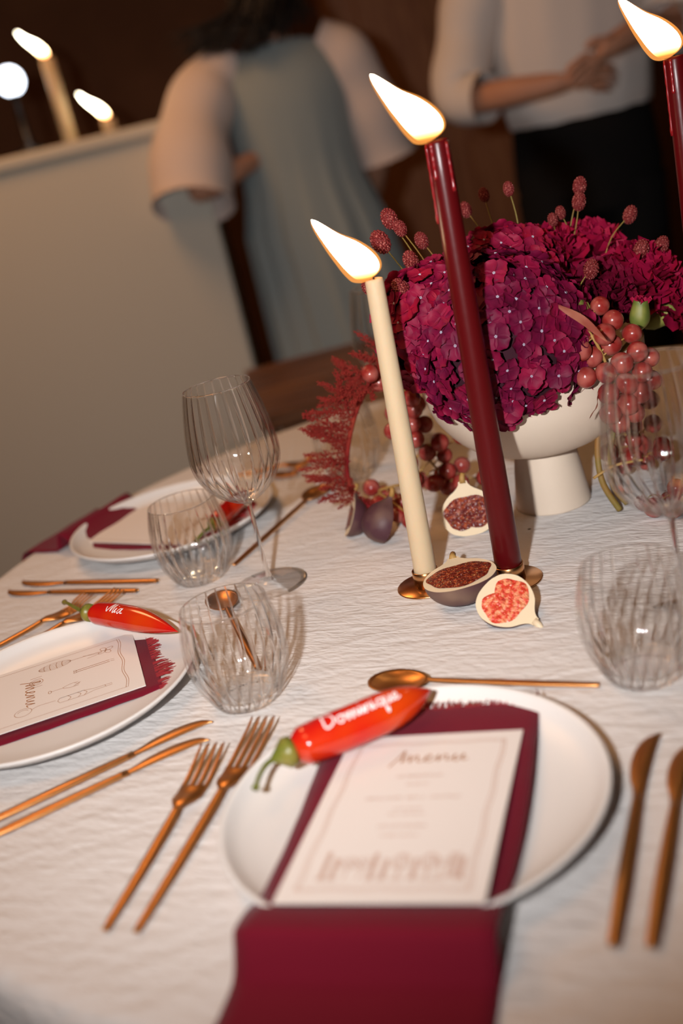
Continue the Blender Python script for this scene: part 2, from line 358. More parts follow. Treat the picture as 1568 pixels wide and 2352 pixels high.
# ------------------------------------------------------------------ napkins
def napkin(label, p, ang, f1, path, wd, seed, lat=0):
    """local x = to the right of the diner, y = toward the table centre; path = [(y, z)] from the frayed end outward"""
    rnd = random.Random(seed); th = .0016
    root = tag(ob('napkin', None, None, None, T_(*p), (0, 0, ang - pi / 2)), label, 'napkin', 'burgundy napkins')
    P = smoothline([(lat, y, z) for y, z in path], 6); nx = 14; V = []; F = []
    def zc(x, y, z): return z + .0004 * sin(90 * x + 40 * y) + .0003 * sin(140 * y)
    for lay in (0, 1):
        for i, q in enumerate(P):
            for k in range(nx + 1):
                x = wd * (k / nx - .5); edge = 1 + .02 * sin(23 * q.y + (0 if k < nx / 2 else 2)) 
                V.append((q.x + x * edge, q.y, zc(x, q.y, q.z) + (th if lay else 0)))
    n = len(P); m_ = nx + 1; o2 = n * m_
    for i in range(n - 1):
        for k in range(nx):
            a = i * m_ + k; F.append((a + o2, a + 1 + o2, a + 1 + m_ + o2, a + m_ + o2)); F.append((a, a + m_, a + m_ + 1, a + 1))
        for k in (0, nx):
            a = i * m_ + k; F.append((a, a + o2, a + m_ + o2, a + m_) if k == 0 else (a, a + m_, a + m_ + o2, a + o2))
    ob('linen_cloth', mesh('napkin', V, F), 'napkin', root)
    b = B(); q = P[0]                               # frayed end threads
    for k in range(150):
        x = wd * (rnd.random() - .5) * 1.0; L = rnd.uniform(.006, .016) * (1 + .5 * sin(x * 60 + seed)); dx = rnd.uniform(-.004, .004)
        zz = zc(x, q.y, q.z) + rnd.uniform(.0004, .002)
        b.add(*tube([(lat + x, q.y - .003, zz), (lat + x + dx * .4, q.y + L * .5, zz + .0006), (lat + x + dx, q.y + L, zz - .0002)], lambda t: .0006 * (1 - .6 * t), 4))
    ob('frayed_fringe', b.me('fringe'), 'fringe', root)
    return root
napkin('burgundy linen napkin under the front menu, trailing over the near table edge', P_NEAR, R(70.5), 0,
       [(.118, .0160), (.09, .0160), (.06, .0160), (0, .0160), (-.085, .0170), (-.112, .0205), (-.126, .0250), (-.1375, .0276), (-.1465, .0272), (-.153, .017), (-.160, .007), (-.170, .0026), (-.20, .0022), (-.218, .0016), (-.226, -.004), (-.233, -.018), (-.238, -.05), (-.244, -.14), (-.248, -.24)], .166, 3)
napkin('burgundy linen napkin with frayed end under the left menu with drawings', P_LEFT, R(11.5), 0,
       [(.098, .0098), (.06, .0086), (0, .0082), (-.085, .0086), (-.112, .0125), (-.130, .0195), (-.1395, .0266), (-.1465, .0262), (-.153, .017), (-.160, .007), (-.170, .0026), (-.198, .0022), (-.206, .0016), (-.213, -.004), (-.220, -.018), (-.226, -.05), (-.232, -.14), (-.236, -.22)], .153, 5, -.018)
napkin('burgundy linen napkin lying across the farthest white plate', P_FAR, R(-34), 0,
       [(.095, .0098), (.06, .0086), (0, .0082), (-.085, .0086), (-.112, .0125), (-.130, .0195), (-.1395, .0266), (-.1465, .0262), (-.153, .010), (-.160, .0026), (-.206, .0022), (-.217, .0016), (-.226, -.004), (-.233, -.018), (-.239, -.05), (-.246, -.14), (-.252, -.20)], .150, 8)

# ------------------------------------------------------------------ lettering strokes
MENU = [[(0, -.35), (.3, .35), (.52, .95), (.5, .4), (.52, 0), (.72, .45), (.86, .52), (.86, .2), (.9, 0), (1.06, .42), (1.2, .5), (1.22, .15), (1.36, 0), (1.6, .18), (1.82, .42), (1.74, .55), (1.6, .38), (1.62, .08), (1.85, 0), (2.1, .3), (2.2, .5), (2.2, .02), (2.42, .45), (2.56, .48), (2.6, .08), (2.78, .12), (2.98, .5), (2.93, .12), (3.08, 0), (3.3, .42), (3.36, .5), (3.33, .06), (3.6, .12)]]
MIA = [[(-.1, .55), (0, .2), (.12, .1), (.35, .6), (.52, 1), (.5, .1), (.82, .95), (.84, .1), (1.0, .12), (1.14, .5), (1.12, .08), (1.3, .15)], [(1.2, .72), (1.24, .76)], [(1.85, .48), (1.6, .5), (1.42, .2), (1.55, .02), (1.78, .35), (1.88, .55), (1.84, .1), (2.1, .12)]]
DOM = [[(.1, .9), (.02, .1), (.25, .0), (.6, .25), (.62, .7), (.35, .98), (0, .85)], [(1.1, .5), (.85, .4), (.82, .1), (1.0, 0), (1.18, .2), (1.1, .5), (1.35, .35)],
       [(1.4, .5), (1.42, 0), (1.55, .4), (1.68, .45), (1.7, 0), (1.85, .4), (1.98, .45), (2.0, .05), (2.15, .2), (2.25, .5), (2.25, .05), (2.4, .2), (2.48, .5), (2.5, 0), (2.65, .42), (2.8, .45), (2.82, .05), (2.95, .2), (3.02, .5), (3.02, .05), (3.2, .15)],
       [(2.28, .72), (2.32, .78)], [(3.05, .72), (3.09, .78)], [(3.65, .48), (3.4, .48), (3.3, .2), (3.45, .02), (3.65, .3), (3.68, .5), (3.66, -.35), (3.74, -.45), (3.8, -.2)], [(3.85, .5), (3.85, .1), (4.0, .02), (4.15, .4), (4.17, .5), (4.18, .05), (4.35, .12), (4.6, .38), (4.5, .52), (4.38, .3), (4.45, .02), (4.75, .15)]]
def strokes(b, ST, x, y, s, wd, rot=0, z=0, per=6):
    for st_ in ST:
        P = smoothline([(px, py, 0) for px, py in st_], per)
        P = [(x + s * (p.x * cos(rot) - p.y * sin(rot)), y + s * (p.x * sin(rot) + p.y * cos(rot))) for p in P]
        b.add(*ribbon(P, wd, z))
def poly(b, P, wd, z=0, closed=False, per=0):
    P = [Vector((p[0], p[1], 0)) for p in P]
    if per: P = smoothline(P, per, closed)
    if closed: P = list(P) + [P[0], P[1]]
    b.add(*ribbon(P, wd, z))
def ell(cx, cy, a, c, rot=0, n=20, t0=0, t1=2 * pi):
    return [(cx + a * cos(t) * cos(rot) - c * sin(t) * sin(rot), cy + a * cos(t) * sin(rot) + c * sin(t) * cos(rot)) for t in [t0 + (t1 - t0) * i / n for i in range(n + 1)]]

# ------------------------------------------------------------------ menu cards (local y = toward the table centre)
CW, CH, CT = .137, .198, .0009
def card(label, p, ang, z, tilt=0):
    root = tag(ob('menu_card', None, None, None, T_(p[0], p[1], z), (tilt, 0, ang - pi / 2)), label, 'menu', 'menu cards')
    ob('paper', mesh('card', *box(-CW / 2, CW / 2, -CH / 2, CH / 2, 0, CT), False), 'card', root); return root
zt = CT + .00012
cn = card('white menu card with centred text and drawn bottles on the front plate', (-.0035, .6550), R(70.4), .0236, R(-2.7))
b = B(); hw, hh = CW / 2 - .011, CH / 2 - .012
for k in (0, .0022):
    for (x0, y0, x1, y1, ph) in ((-hw + k, -hh, -hw + k, hh, 0), (hw - k, -hh, hw - k, hh, 1), (-hw, hh - k, hw, hh - k, 2), (-hw, -hh + k, hw, -hh + k, 3)):
        poly(b, [(x0 + (x1 - x0) * t / 24 + (.0006 * sin(t * .9 + ph) if x0 == x1 else 0), y0 + (y1 - y0) * t / 24 + (.0006 * sin(t * .9 + ph) if y0 == y1 else 0)) for t in range(25)], .0006, zt)
ob('printed_border', b.me('border', False), 'inkpink', cn)
b = B(); strokes(b, MENU, -.027, .060, .0165, .0013, 0, zt); ob('menu_lettering', b.me('lettering', False), 'ink', cn)
rnd = random.Random(4); b = B()
for (y, widths, hgt) in ((.0395, (.034,), .003), (.0295, (.016,), .0022), (.012, (.026, .013, .021), .003), (-.001, (.020,), .0022), (-.007, (.026,), .0022), (-.0215, (.034,), .003), (-.0315, (.026,), .0022)):
    tot = sum(widths) + .004 * (len(widths) - 1); x = -tot / 2
    for wd in widths:
        e = x + wd
        while x < e:                                # unreadably small print: rows of tiny upright strokes
            cwid = rnd.uniform(.0012, .0022); poly(b, [(x, y), (x + rnd.uniform(-.0003, .0005), y + hgt)], .00045, zt); 
            if rnd.random() < .7: poly(b, [(x, y + hgt * rnd.choice((0, .5, 1))), (x + cwid * .7, y + hgt * rnd.choice((0, .5, 1)))], .0004, zt)
            x += cwid
        x = e + .004
ob('small_print', b.me('print', False), 'inkpink', cn)
b = B(); y0 = -.076
for (x, kind) in ((-.043, 'c'), (-.036, 'c'), (-.028, 'f'), (-.018, 'f'), (-.010, 'c'), (-.002, 'c'), (.008, 'g'), (.018, 'c'), (.027, 'g'), (.035, 't'), (.043, 'b'), (.049, 'c')):
    if kind == 'c':
        h = rnd.uniform(.020, .028)
        for dx in (-.0011, 0, .0011): poly(b, [(x + dx, y0), (x + dx, y0 + h)], .0008, zt)
        poly(b, ell(x, y0, .003, .001), .0007, zt)
    elif kind == 'f':
        for q in range(5): poly(b, ell(x + .004 * cos(q * 1.257), y0 + .016 + .004 * sin(q * 1.257), .0025, .0022), .0006, zt)
        poly(b, [(x, y0), (x + .001, y0 + .013)], .0007, zt)
    elif kind == 'g':
        poly(b, ell(x, y0 + .017, .005, .008), .0009, zt); poly(b, ell(x, y0 + .017, .0025, .006), .0009, zt); poly(b, [(x, y0), (x, y0 + .009)], .0008, zt); poly(b, ell(x, y0, .004, .0012), .0007, zt)
    elif kind == 't':
        poly(b, ell(x, y0 + .017, .006, .002), .0009, zt); poly(b, [(x, y0), (x, y0 + .016)], .0008, zt); poly(b, ell(x, y0, .004, .0012), .0007, zt)
    else:
        for dx in (-.0028, -.001, .001, .0028): poly(b, [(x + dx, y0), (x + dx, y0 + .026)], .0008, zt)
ob('printed_drawing', b.me('drawing', False), 'inkpink', cn)

cl = card('white menu card covered in kitchen line drawings on the left plate', (-.333, 1.015), R(11.5), .0118)
b = B()
poly(b, [(-.0615, -.088), (-.0615, .082)], .0005, zt); poly(b, [(.0585, -.088), (.0585, .082)], .0005, zt)
for k in (0, .0022): poly(b, [(-.062 + .121 * t / 30, .0835 - k + .0012 * sin(t * .55)) for t in range(31)], .0005, zt)
ob('printed_border', b.me('border', False), 'ink', cl)
b = B(); strokes(b, MENU, -.028, -.017, .0165, .0012, 0, zt); ob('menu_lettering', b.me('lettering', False), 'ink', cl)
lw = .00055
def drawn(nm):
    global b
    ob(nm, b.me(nm, False), 'ink', cl); b = B()
b = B()
# whisk (left), bow flower, chopsticks, plate, wine glass, bottle, cherry
wx, wy = -.046, .014
poly(b, ell(wx, wy, .0075, .017), lw, zt); poly(b, ell(wx, wy, .004, .017), lw, zt); poly(b, [(wx, wy - .017), (wx, wy + .017)], lw, zt)
for q in (-.010, -.004, .003, .009): poly(b, ell(wx, wy + q, .0075 * sqrt(1 - (q / .017) ** 2), .0016, 0, 12, pi, 2 * pi), lw, zt)
poly(b, [(wx, wy + .017), (wx + .001, wy + .047)], lw, zt)
drawn('whisk_drawing')
fx, fy = -.044, .068
for q in range(4): poly(b, ell(fx + .0045 * cos(q * pi / 2 + .5), fy + .0045 * sin(q * pi / 2 + .5), .0045, .0028, q * pi / 2 + .5), lw, zt)
poly(b, [(fx, fy - .004), (fx + .001, fy - .012), (fx - .003, fy - .024)], lw, zt, per=5); poly(b, [(fx + .002, fy - .004), (fx + .005, fy - .012), (fx + .006, fy - .020)], lw, zt, per=5)
drawn('bow_drawing')
for dx in (0, .004):
    poly(b, [(-.017 + dx, .035), (-.017 + dx, .070)], .0009, zt); poly(b, ell(-.017 + dx, .034, .0016, .0016, 0, 10), lw, zt); poly(b, [(-.0174 + dx, .071), (-.0166 + dx, .075)], lw, zt)
drawn('chopsticks_drawing')
for (cx, cy) in ((-.020, -.006), (-.050, -.072)):
    poly(b, ell(cx, cy, .007, .007), lw, zt); poly(b, ell(cx, cy, .0042, .0042), lw, zt); poly(b, [(cx - .011, cy - .006), (cx - .011, cy + .006)], lw, zt); poly(b, [(cx + .011, cy - .006), (cx + .011, cy + .006)], lw, zt); drawn('plate_drawing')
gx, gy = .014, .016
poly(b, [(gx - .004, gy + .020), (gx - .004, gy + .012), (gx, gy + .004), (gx + .004, gy + .012), (gx + .004, gy + .020)], lw, zt, per=4); poly(b, [(gx, gy + .004), (gx, gy - .008)], lw, zt); poly(b, ell(gx, gy - .009, .003, .0015), lw, zt); poly(b, [(gx - .002, gy + .022), (gx + .003, gy + .015), (gx + .001, gy + .021), (gx - .003, gy + .016)], lw, zt)
drawn('wine_glass_drawing')
bx_, by = .040, .028
poly(b, [(bx_ - .005, by - .012), (bx_ - .0055, by + .012), (bx_ - .002, by + .022), (bx_ - .0018, by + .040), (bx_ + .0018, by + .040), (bx_ + .002, by + .022), (bx_ + .0055, by + .012), (bx_ + .005, by - .012), (bx_, by - .014)], lw, zt, closed=True)
for q in (-.004, .006, .012): poly(b, [(bx_ - .005, by + q), (bx_, by + q + .003), (bx_ + .005, by + q)], lw, zt, per=4)
poly(b, [(bx_ - .002, by + .033), (bx_ + .002, by + .034)], lw, zt)
drawn('bottle_drawing')
poly(b, ell(.040, -.020, .008, .0085), lw, zt); poly(b, ell(.040, -.020, .005, .0055, 0, 10, 2, 4.4), lw, zt); poly(b, [(.0395, -.012), (.036, -.004), (.037, .012)], lw, zt, per=5)
drawn('cherry_drawing')
for q in range(4): poly(b, ell(.030 + .005 * cos(q * pi / 2 + .4), -.068 + .006 * sin(q * pi / 2 + .4), .0055, .003, q * pi / 2 + .4), lw, zt)
drawn('bow_drawing')
for dx in (0, .004): poly(b, [(.050 + dx, -.090), (.050 + dx, -.050)], .0009, zt)
drawn('chopsticks_drawing')
cf = card('white menu card on the farthest plate, half hidden by the tumbler', (-.238, 1.449), R(-37), .0118)
b = B()
for x in (-.0615, .0615): poly(b, [(x, -.085), (x, .085)], .0006, zt)
strokes(b, MENU, -.027, .055, .0165, .0012, 0, zt); ob('menu_lettering', b.me('lettering', False), 'ink', cf)

# ------------------------------------------------------------------ chilies
def chili(label, p, z, ang, L, r0_, text, s0, ts, phi0, wd, bend, tipr=.25, pitch=0, stalk=(-.050, -.002)):
    """local x from stalk to tip"""
    root = tag(ob('chili_pepper', None, None, None, T_(p[0], p[1], z), (0, pitch, ang)), label, 'chili', 'chili place markers')
    def spine(s): t = s / L; return Vector((s, bend * sin(pi * t * .9) , .0))
    def rad(t):
        a = min(1, (t / .10)) ** .5 if t < .10 else 1
        return r0_ * a * (.86 + .14 * min(1, t / .25)) * (1 if t < .45 else max(tipr * .0 + .02, (1 - ((t - .45) / .55) ** (1.7 if tipr < .5 else 3.6))))
    P = [spine(L * i / 40) for i in range(41)]; V = []; F = []; n = 24
    for i, q in enumerate(P):
        r = rad(i / 40)
        for k in range(n):
            a = 2 * pi * k / n; rr = r * (1 + .03 * sin(3 * a + 4 * i / 40)); V.append((q.x, q.y - rr * cos(a), q.z + rr * sin(a)))
    for i in range(40):
        for k in range(n):
            k2 = (k + 1) % n; F.append((i * n + k, i * n + n + k, i * n + n + k2, i * n + k2))
    F.append(tuple(range(n))); F.append(tuple(40 * n + k for k in range(n))[::-1])
    ob('pepper_body', mesh('chili', V, F), 'chili', root)
    ca = [(.004, 0, 0), (-.002, 0, 0), (-.008, -.0003, 0), (-.014, -.001, .0005)]
    ob('calyx', mesh('calyx', *tube(ca, [r0_ * .72, r0_ * .74, r0_ * .42, .0024], 14)), 'chilig', root)
    ex, ey = stalk
    sp = smoothline([(-.012, -.0008, .0004), (-.012 + (ex + .012) * .35, ey * .22, .001), (-.012 + (ex + .012) * .72, ey * .62, .001), (ex, ey, -.001)], 5)
    ob('stalk', mesh('stalk', *tube(sp, lambda t: .0023 - .0006 * t + (.0016 * max(0, t - .85) / .15), 10)), 'chilig', root)
    if text:
        b = B()
        for st_ in text:
            Q = smoothline([(x, y, 0) for x, y in st_], 7); V2, F2 = ribbon([(s0 + ts * q.x, ts * q.y) for q in Q], wd)
            W = []
            for v in V2:
                r = rad(v[0] / L) + .0004; ph = phi0 + v[1] / max(r, .004); q = spine(v[0]); W.append((q.x, q.y - r * cos(ph), q.z + r * sin(ph)))
            b.add(W, F2)
        ob('painted_name', b.me('name', False), 'white_ink', root)
    return root
chili('thick red chili painted with a long white name on the front plate', (-.083, .7445), .0372, R(19.5), .126, .0166, DOM, .030, .0138, R(52), .0013, -.004, 1.0, 0, (-.037, -.026))
chili('slender red chili painted with a short white name on the left plate', (-.292, 1.122), .0385, R(-46), .150, .0136, MIA, .042, .0125, R(46), .0010, .006, .2, 0, (-.062, .010))
chili('red chili without visible name on the farthest plate behind the wine glass', (-.158, 1.315), .0385, R(63), .120, .0120, None, 0, 0, 0, 0, .004, .2)

# ------------------------------------------------------------------ cutlery (local +y toward the head, origin at handle end)
def strip(rows, th):                             # rows: (y, x_left, x_right, z) -> thin bevelled bar
    V = []; F = []
    for (y, a, c, z) in rows:
        e = min((c - a) * .22, .0012); V += [(a, y, z), (a + e, y, z + th / 2), (c - e, y, z + th / 2), (c, y, z), (c - e, y, z - th / 2), (a + e, y, z - th / 2)]
    n = len(rows)
    for i in range(n - 1):
        for k in range(6): k2 = (k + 1) % 6; F.append((i * 6 + k, i * 6 + k2, i * 6 + 6 + k2, i * 6 + 6 + k))
    F.append(tuple(range(6))[::-1]); F.append(tuple((n - 1) * 6 + k for k in range(6))); return V, F
def sm(rows, per=4): return [tuple(v) for v in [list(q) for q in _sm(rows, per)]]
def _sm(rows, per):
    out = []
    n = len(rows)
    for i in range(n - 1):
        a, b_, c, d = rows[max(i - 1, 0)], rows[i], rows[i + 1], rows[min(i + 2, n - 1)]
        for t in range(per):
            t /= per; out.append([.5 * (2 * b_[k] + (c[k] - a[k]) * t + (2 * a[k] - 5 * b_[k] + 4 * c[k] - d[k]) * t * t + (3 * b_[k] - a[k] - 3 * c[k] + d[k]) * t ** 3) for k in range(4)])
    out.append(rows[-1]); return out
def fork_parts(L):
    h = L / .215; z0 = .0022
    hd = sm([(0, -.0026, .0026, z0), (.003, -.0035, .0035, z0), (.06 * h, -.0047, .0047, z0 + .001), (.11 * h, -.0045, .0045, z0 + .003), (.132 * h, -.0034, .0034, z0 + .005)])
    y1 = .132 * h; y2 = y1 + .022; top = L
    pl = sm([(y1 - .001, -.0034, .0034, .0071), (y1 + .006, -.008, .008, .0066), (y1 + .014, -.0118, .0118, .0048), (y2, -.0122, .0122, .0035), (y2 + .010, -.0124, .0124, .0034)])
    tn = []
    for k in range(4):
        xc = -.0103 + k * .00687
        tn.append(sm([(y2 + .009, xc - .0023, xc + .0023, .0034), (y2 + .02, xc - .0019, xc + .0019, .0042), (top - .014, xc * 1.02 - .0016, xc * 1.02 + .0016, .0088), (top, xc * 1.02 - .0006, xc * 1.02 + .0006, .0125)], 4))
    return hd, pl, tn
def fork(label, end, tip, group='copper forks'):
    d = Vector(tip) - Vector(end); L = d.length; hd, pl, tn = fork_parts(L)
    root = tag(ob('dinner_fork', None, None, None, T_(end[0], end[1], .0006), (0, 0, math.atan2(d.y, d.x) - pi / 2)), label, 'fork', group)
    ob('handle', mesh('handle', *strip(hd, .0030)), 'copper', root); ob('fork_head', mesh('head', *strip(pl, .0022)), 'copper', root)
    for t in tn: ob('tine', mesh('tine', *strip(t, .0018)), 'copper', root)
    return root
def knife(label, end, tip, side=1, group='copper knives'):
    d = Vector(tip) - Vector(end); L = d.length; h = L / .215; z = .0024
    root = tag(ob('table_knife', None, None, None, T_(end[0], end[1], .0006), (0, 0, math.atan2(d.y, d.x) - pi / 2)), label, 'knife', group)
    hd = sm([(0, -.003, .003, z), (.003, -.0042, .0042, z), (.05 * h, -.0054, .0054, z), (.10 * h, -.0050, .0050, z), (.140 * h, -.0040, .0040, z)])
    bl = [(.138 * h, -.0040, .0040), (.148 * h, -.0052, .0042), (.160 * h, -.0082, .0046), (.174 * h, -.0094, .0052), (.188 * h, -.0088, .0060), (.201 * h, -.0060, .0070), (.210 * h, -.0010, .0080), (L, .0075, .0092)]
    bl = sm([(y, a, c, z) if side > 0 else (y, -c, -a, z) for (y, a, c) in bl])
    ob('handle', mesh('handle', *strip(hd, .0036)), 'copper', root); ob('blade', mesh('blade', *strip(bl, .0018)), 'copper', root); return root
def spoon(label, end, tip, group='copper spoons'):
    d = Vector(tip) - Vector(end); L = d.length; z = .0022
    root = tag(ob('dessert_spoon', None, None, None, T_(end[0], end[1], .0006), (0, 0, math.atan2(d.y, d.x) - pi / 2)), label, 'spoon', group)
    bl = .056; bw = .0185
    hd = sm([(0, -.0026, .0026, z), (.003, -.0034, .0034, z), (.06, -.0040, .0040, z + .002), (L - bl - .02, -.0032, .0032, z + .005), (L - bl + .001, -.0026, .0026, z + .0062)])
    ob('handle', mesh('handle', *strip(hd, .0030)), 'copper', root)
    V = []; F = []; nr, na = 8, 28; yc = L - bl / 2
    for lay in (0, 1):
        for i in range(nr + 1):
            q = i / nr
            for k in range(na):
                a = 2 * pi * k / na; x = bw * q * sin(a); y = bl / 2 * q * cos(a); wob = 1 - .12 * cos(a)
                V.append((x * (1.0 + .10 * cos(a)), yc + y, .0028 + .0058 * q ** 2.4 - (0 if lay == 0 else .0014)))
    o2 = (nr + 1) * na
    for i in range(nr):
        for k in range(na):
            k2 = (k + 1) % na; a = i * na + k; c = i * na + k2
            F.append((a, a + na, c + na, c)); F.append((a + o2, c + o2, c + na + o2, a + na + o2))
    for k in range(na): k2 = (k + 1) % na; F.append((nr * na + k, nr * na + k + o2, nr * na + k2 + o2, nr * na + k2))
    ob('spoon_bowl', mesh('bowl', V, F), 'copper', root); return root
fork('larger copper fork beside the front plate', (-.200, .626), (-.1075, .852))
fork('smaller copper fork, outermost left of the front plate', (-.223, .635), (-.1515, .828))
knife('copper knife nearest the right side of the front plate', (.094, .511), (.183, .706))
knife('copper knife at the right picture edge, outermost of the front setting', (.114, .503), (.203, .684))
spoon('copper spoon lying above the front plate under the red chili', (.169, .791), (-.012, .879))
knife('copper knife nearest the left plate, pointing at the front tumbler', (-.350, .803), (-.160, .891), 1)
knife('copper knife below the left plate, closest to the front forks', (-.352, .777), (-.162, .861), 1)
fork('copper fork next to the left plate, half covered by the slender chili', (-.440, 1.112), (-.279, 1.238))
fork('copper fork behind the left plate, touching the slender chili stalk', (-.455, 1.150), (-.318, 1.248))
spoon('copper spoon seen through the front ribbed tumbler', (-.113, .965), (-.158, 1.168))
knife('upper copper knife before the farthest plate', (-.238, 1.262), (-.432, 1.372), 1)
knife('lower copper knife before the farthest plate', (-.262, 1.246), (-.446, 1.349), 1)
spoon('copper spoon behind the wine glass stem, pointing at the figs', (-.140, 1.255), (-.013, 1.459))
fork('copper fork beside the farthest plate, nearest its rim', (-.172, 1.585), (-.038, 1.535 + .02))
fork('copper fork behind the farthest plate, farther from its rim', (-.150, 1.618), (-.020, 1.592))

# ------------------------------------------------------------------ ribbed glasses
def shell(outer, inner, ribs, amp, z0, z1, n):
    """closed glass shell: ribbed outside, smooth inside"""
    prof = outer + inner[::-1]; no = len(outer)
    def rib(a, j):
        if j >= no: return 1 + (amp * .35 * cos(ribs * a + .5) * win[j] if win[j] else 0)
        return 1 + amp * cos(ribs * a) * win[j]
    win = []
    for j, (r, z) in enumerate(prof):
        t = (z - z0) / (z1 - z0); win.append(max(0, min(1, t * 8)) * max(0, min(1, (1 - t) * 5)) if 0 < t < 1 else 0)
    return mesh('glass_shell', *lathe(prof, n, rib))
def sp2(P, per=6): return [(max(.0004, q.x), q.z) for q in smoothline([(r, 0, z) for r, z in P], per)]
tum_o = sp2([(.0004, .0), (.026, .0), (.0305, .0015), (.036, .010), (.0435, .028), (.0468, .047), (.0458, .068), (.0424, .086), (.0394, .0985)])
tum_i = sp2([(.0004, .0075), (.024, .0078), (.0325, .013), (.0412, .029), (.0449, .047), (.0441, .068), (.0410, .086), (.0386, .0988)])
tum_me = shell(tum_o, tum_i, 26, .013, .006, .097, 208)
wg_bo = sp2([(.0038, .100), (.0075, .1035), (.018, .1085), (.034, .121), (.0455, .139), (.0497, .158), (.0480, .183), (.0430, .212), (.0372, .2375)])
wg_bi = sp2([(.0004, .1065), (.010, .1085), (.020, .1125), (.0335, .1235), (.0445, .140), (.0486, .158), (.0470, .183), (.0421, .212), (.0364, .2378)])
wg_me = shell(wg_bo, wg_bi, 26, .011, .112, .236, 208)
stem_me = mesh('stem', *lathe(sp2([(.0004, .1008), (.0038, .1000), (.0034, .090), (.0032, .050), (.0034, .020), (.0055, .008), (.006, .0068), (.0004, .0066)], 3), 20))
foot_me = mesh('foot', *lathe(sp2([(.0004, .0), (.036, .0), (.0425, .0005), (.0428, .0014), (.034, .0026), (.015, .0045), (.0062, .0068), (.0004, .0070)], 4), 64))
for p, lab in (((-.123, .917), 'ribbed glass tumbler in front of the wine glass with a spoon seen through it'),
               ((-.181, 1.246), 'ribbed glass tumbler left of the wine glass, before the farthest plate'),
               ((.211, .796), 'ribbed glass tumbler at the right picture edge above the front plate'),
               ((.030, 1.492), 'ribbed glass tumbler behind the hanging amaranth plume')):
    t = thing('tumbler', lab, 'glass', T_(*p), (0, 0, random.random()), 'ribbed tumblers'); ob('glass_wall', tum_me, 'tglass', t)
for p, lab in (((-.0985, 1.172), 'ribbed wine glass standing left of the candles, before the farthest plate'),
               ((.270, .862), 'ribbed wine glass cut off by the right picture edge, before the grapes'),
               ((.122, 1.58), 'ribbed wine glass farthest back, half hidden behind the ivory candle')):
    t = thing('wine_glass', lab, 'wine glass', T_(*p), (0, 0, random.random()), 'ribbed wine glasses')
    ob('glass_bowl', wg_me, 'wglass', t); ob('stem', stem_me, 'glass', t); ob('foot', foot_me, 'glass', t)

# ------------------------------------------------------------------ candles
flame_me = None
def candle(label, hlabel, p, h, rb, rtp, wax, lean, drips=False):
    hold = thing('candle_holder', hlabel, 'candle holder', T_(*p), (0, 0, 0), 'copper disc candle holders')
    ob('base_disc', mesh('disc', *lathe([(.0005, 0), (.0318, 0), (.0325, .0006), (.0325, .0014), (.0318, .002), (.0005, .002)], 72)), 'brass', hold)
    ob('socket', mesh('socket', *lathe([(rb + .0002, .002), (rb + .0016, .002), (rb + .0016, .0188), (rb + .0010, .0194), (rb + .0002, .0190)], 48)), 'brass', hold)
    c = thing('taper_candle', label, 'candle', T_(p[0], p[1], .0022), (0, lean, 0), 'lit taper candles')
    prof = [(.0005, 0)] + [(rb + (rtp - rb) * t / 14, h * t / 14) for t in range(15)] + [(rtp * .93, h + .0025), (rtp * .75, h + .003), (rtp * .4, h + .0005), (.0005, h - .001)]
    ob('wax_body', mesh('wax', *lathe(prof, 40)), wax, c)
    ob('wick', mesh('wick', *tube(smoothline([(0, 0, h - .002), (-.0005, 0, h + .006), (-.003, 0, h + .011)], 4), .0009, 8)), 'wick', c)
    # flame shape leans and widens to stand in for a shake-smeared light trail
    P = smoothline([(0, 0, 0), (-.006, 0, .012), (-.020, 0, .030), (-.037, 0, .049), (-.058, 0, .078)], 7); n = 16; V = []; F = []
    rad = lambda t: .0178 * (sin(pi * min(1, t * 1.0) ** .62) ** .8 if 0 < t < 1 else 0) + .0004
    V, F = tube(P, rad, n)
    fl = ob('flame', mesh('flame', V, F), 'flame', c, (-.0015, 0, h + .005), (0, 0, 0), .80)
    ob('flame_edge', mesh('flame_edge', *tube([p + Vector((-.0005, 0, -.001)) for p in P], lambda t: rad(t) * 1.22 + .0003, n)), 'flame_edge', fl)
    if drips:
        b = B(); rnd = random.Random(2)
        for a, z1, z0 in ((pi * .98, h + .001, h * .84), (pi * 1.25, h + .001, h * .93), (pi * 1.7, h, h * .9)):
            P = [(cos(a) * (rtp + (rb - rtp) * (1 - z / h)), sin(a) * (rtp + (rb - rtp) * (1 - z / h)), z) for z in [z1 + (z0 - z1) * i / 14 for i in range(15)]]
            b.add(*tube(P, [.0011 + .0006 * abs(sin(i * 1.9)) + (.0009 if i == 13 else 0) for i in range(15)], 8))
        ob('wax_drip', b.me('drip'), 'drip', c)
    return c
candle('short ivory taper candle with a leaning flame', 'copper disc holder under the ivory candle', (.070, 1.066), .319, .0122, .0090, 'ivory', R(2.2))
candle('tall dark red taper candle burning in front of the flowers', 'copper disc holder under the tall red candle behind two figs', (.1515, 1.030), .430, .0140, .0105, 'redwax', R(1.2), True)
candle('dark red taper candle cut off by the right picture edge', 'copper disc holder beyond the right picture edge', (.428, 1.16), .448, .0140, .0105, 'redwax', R(0), True)

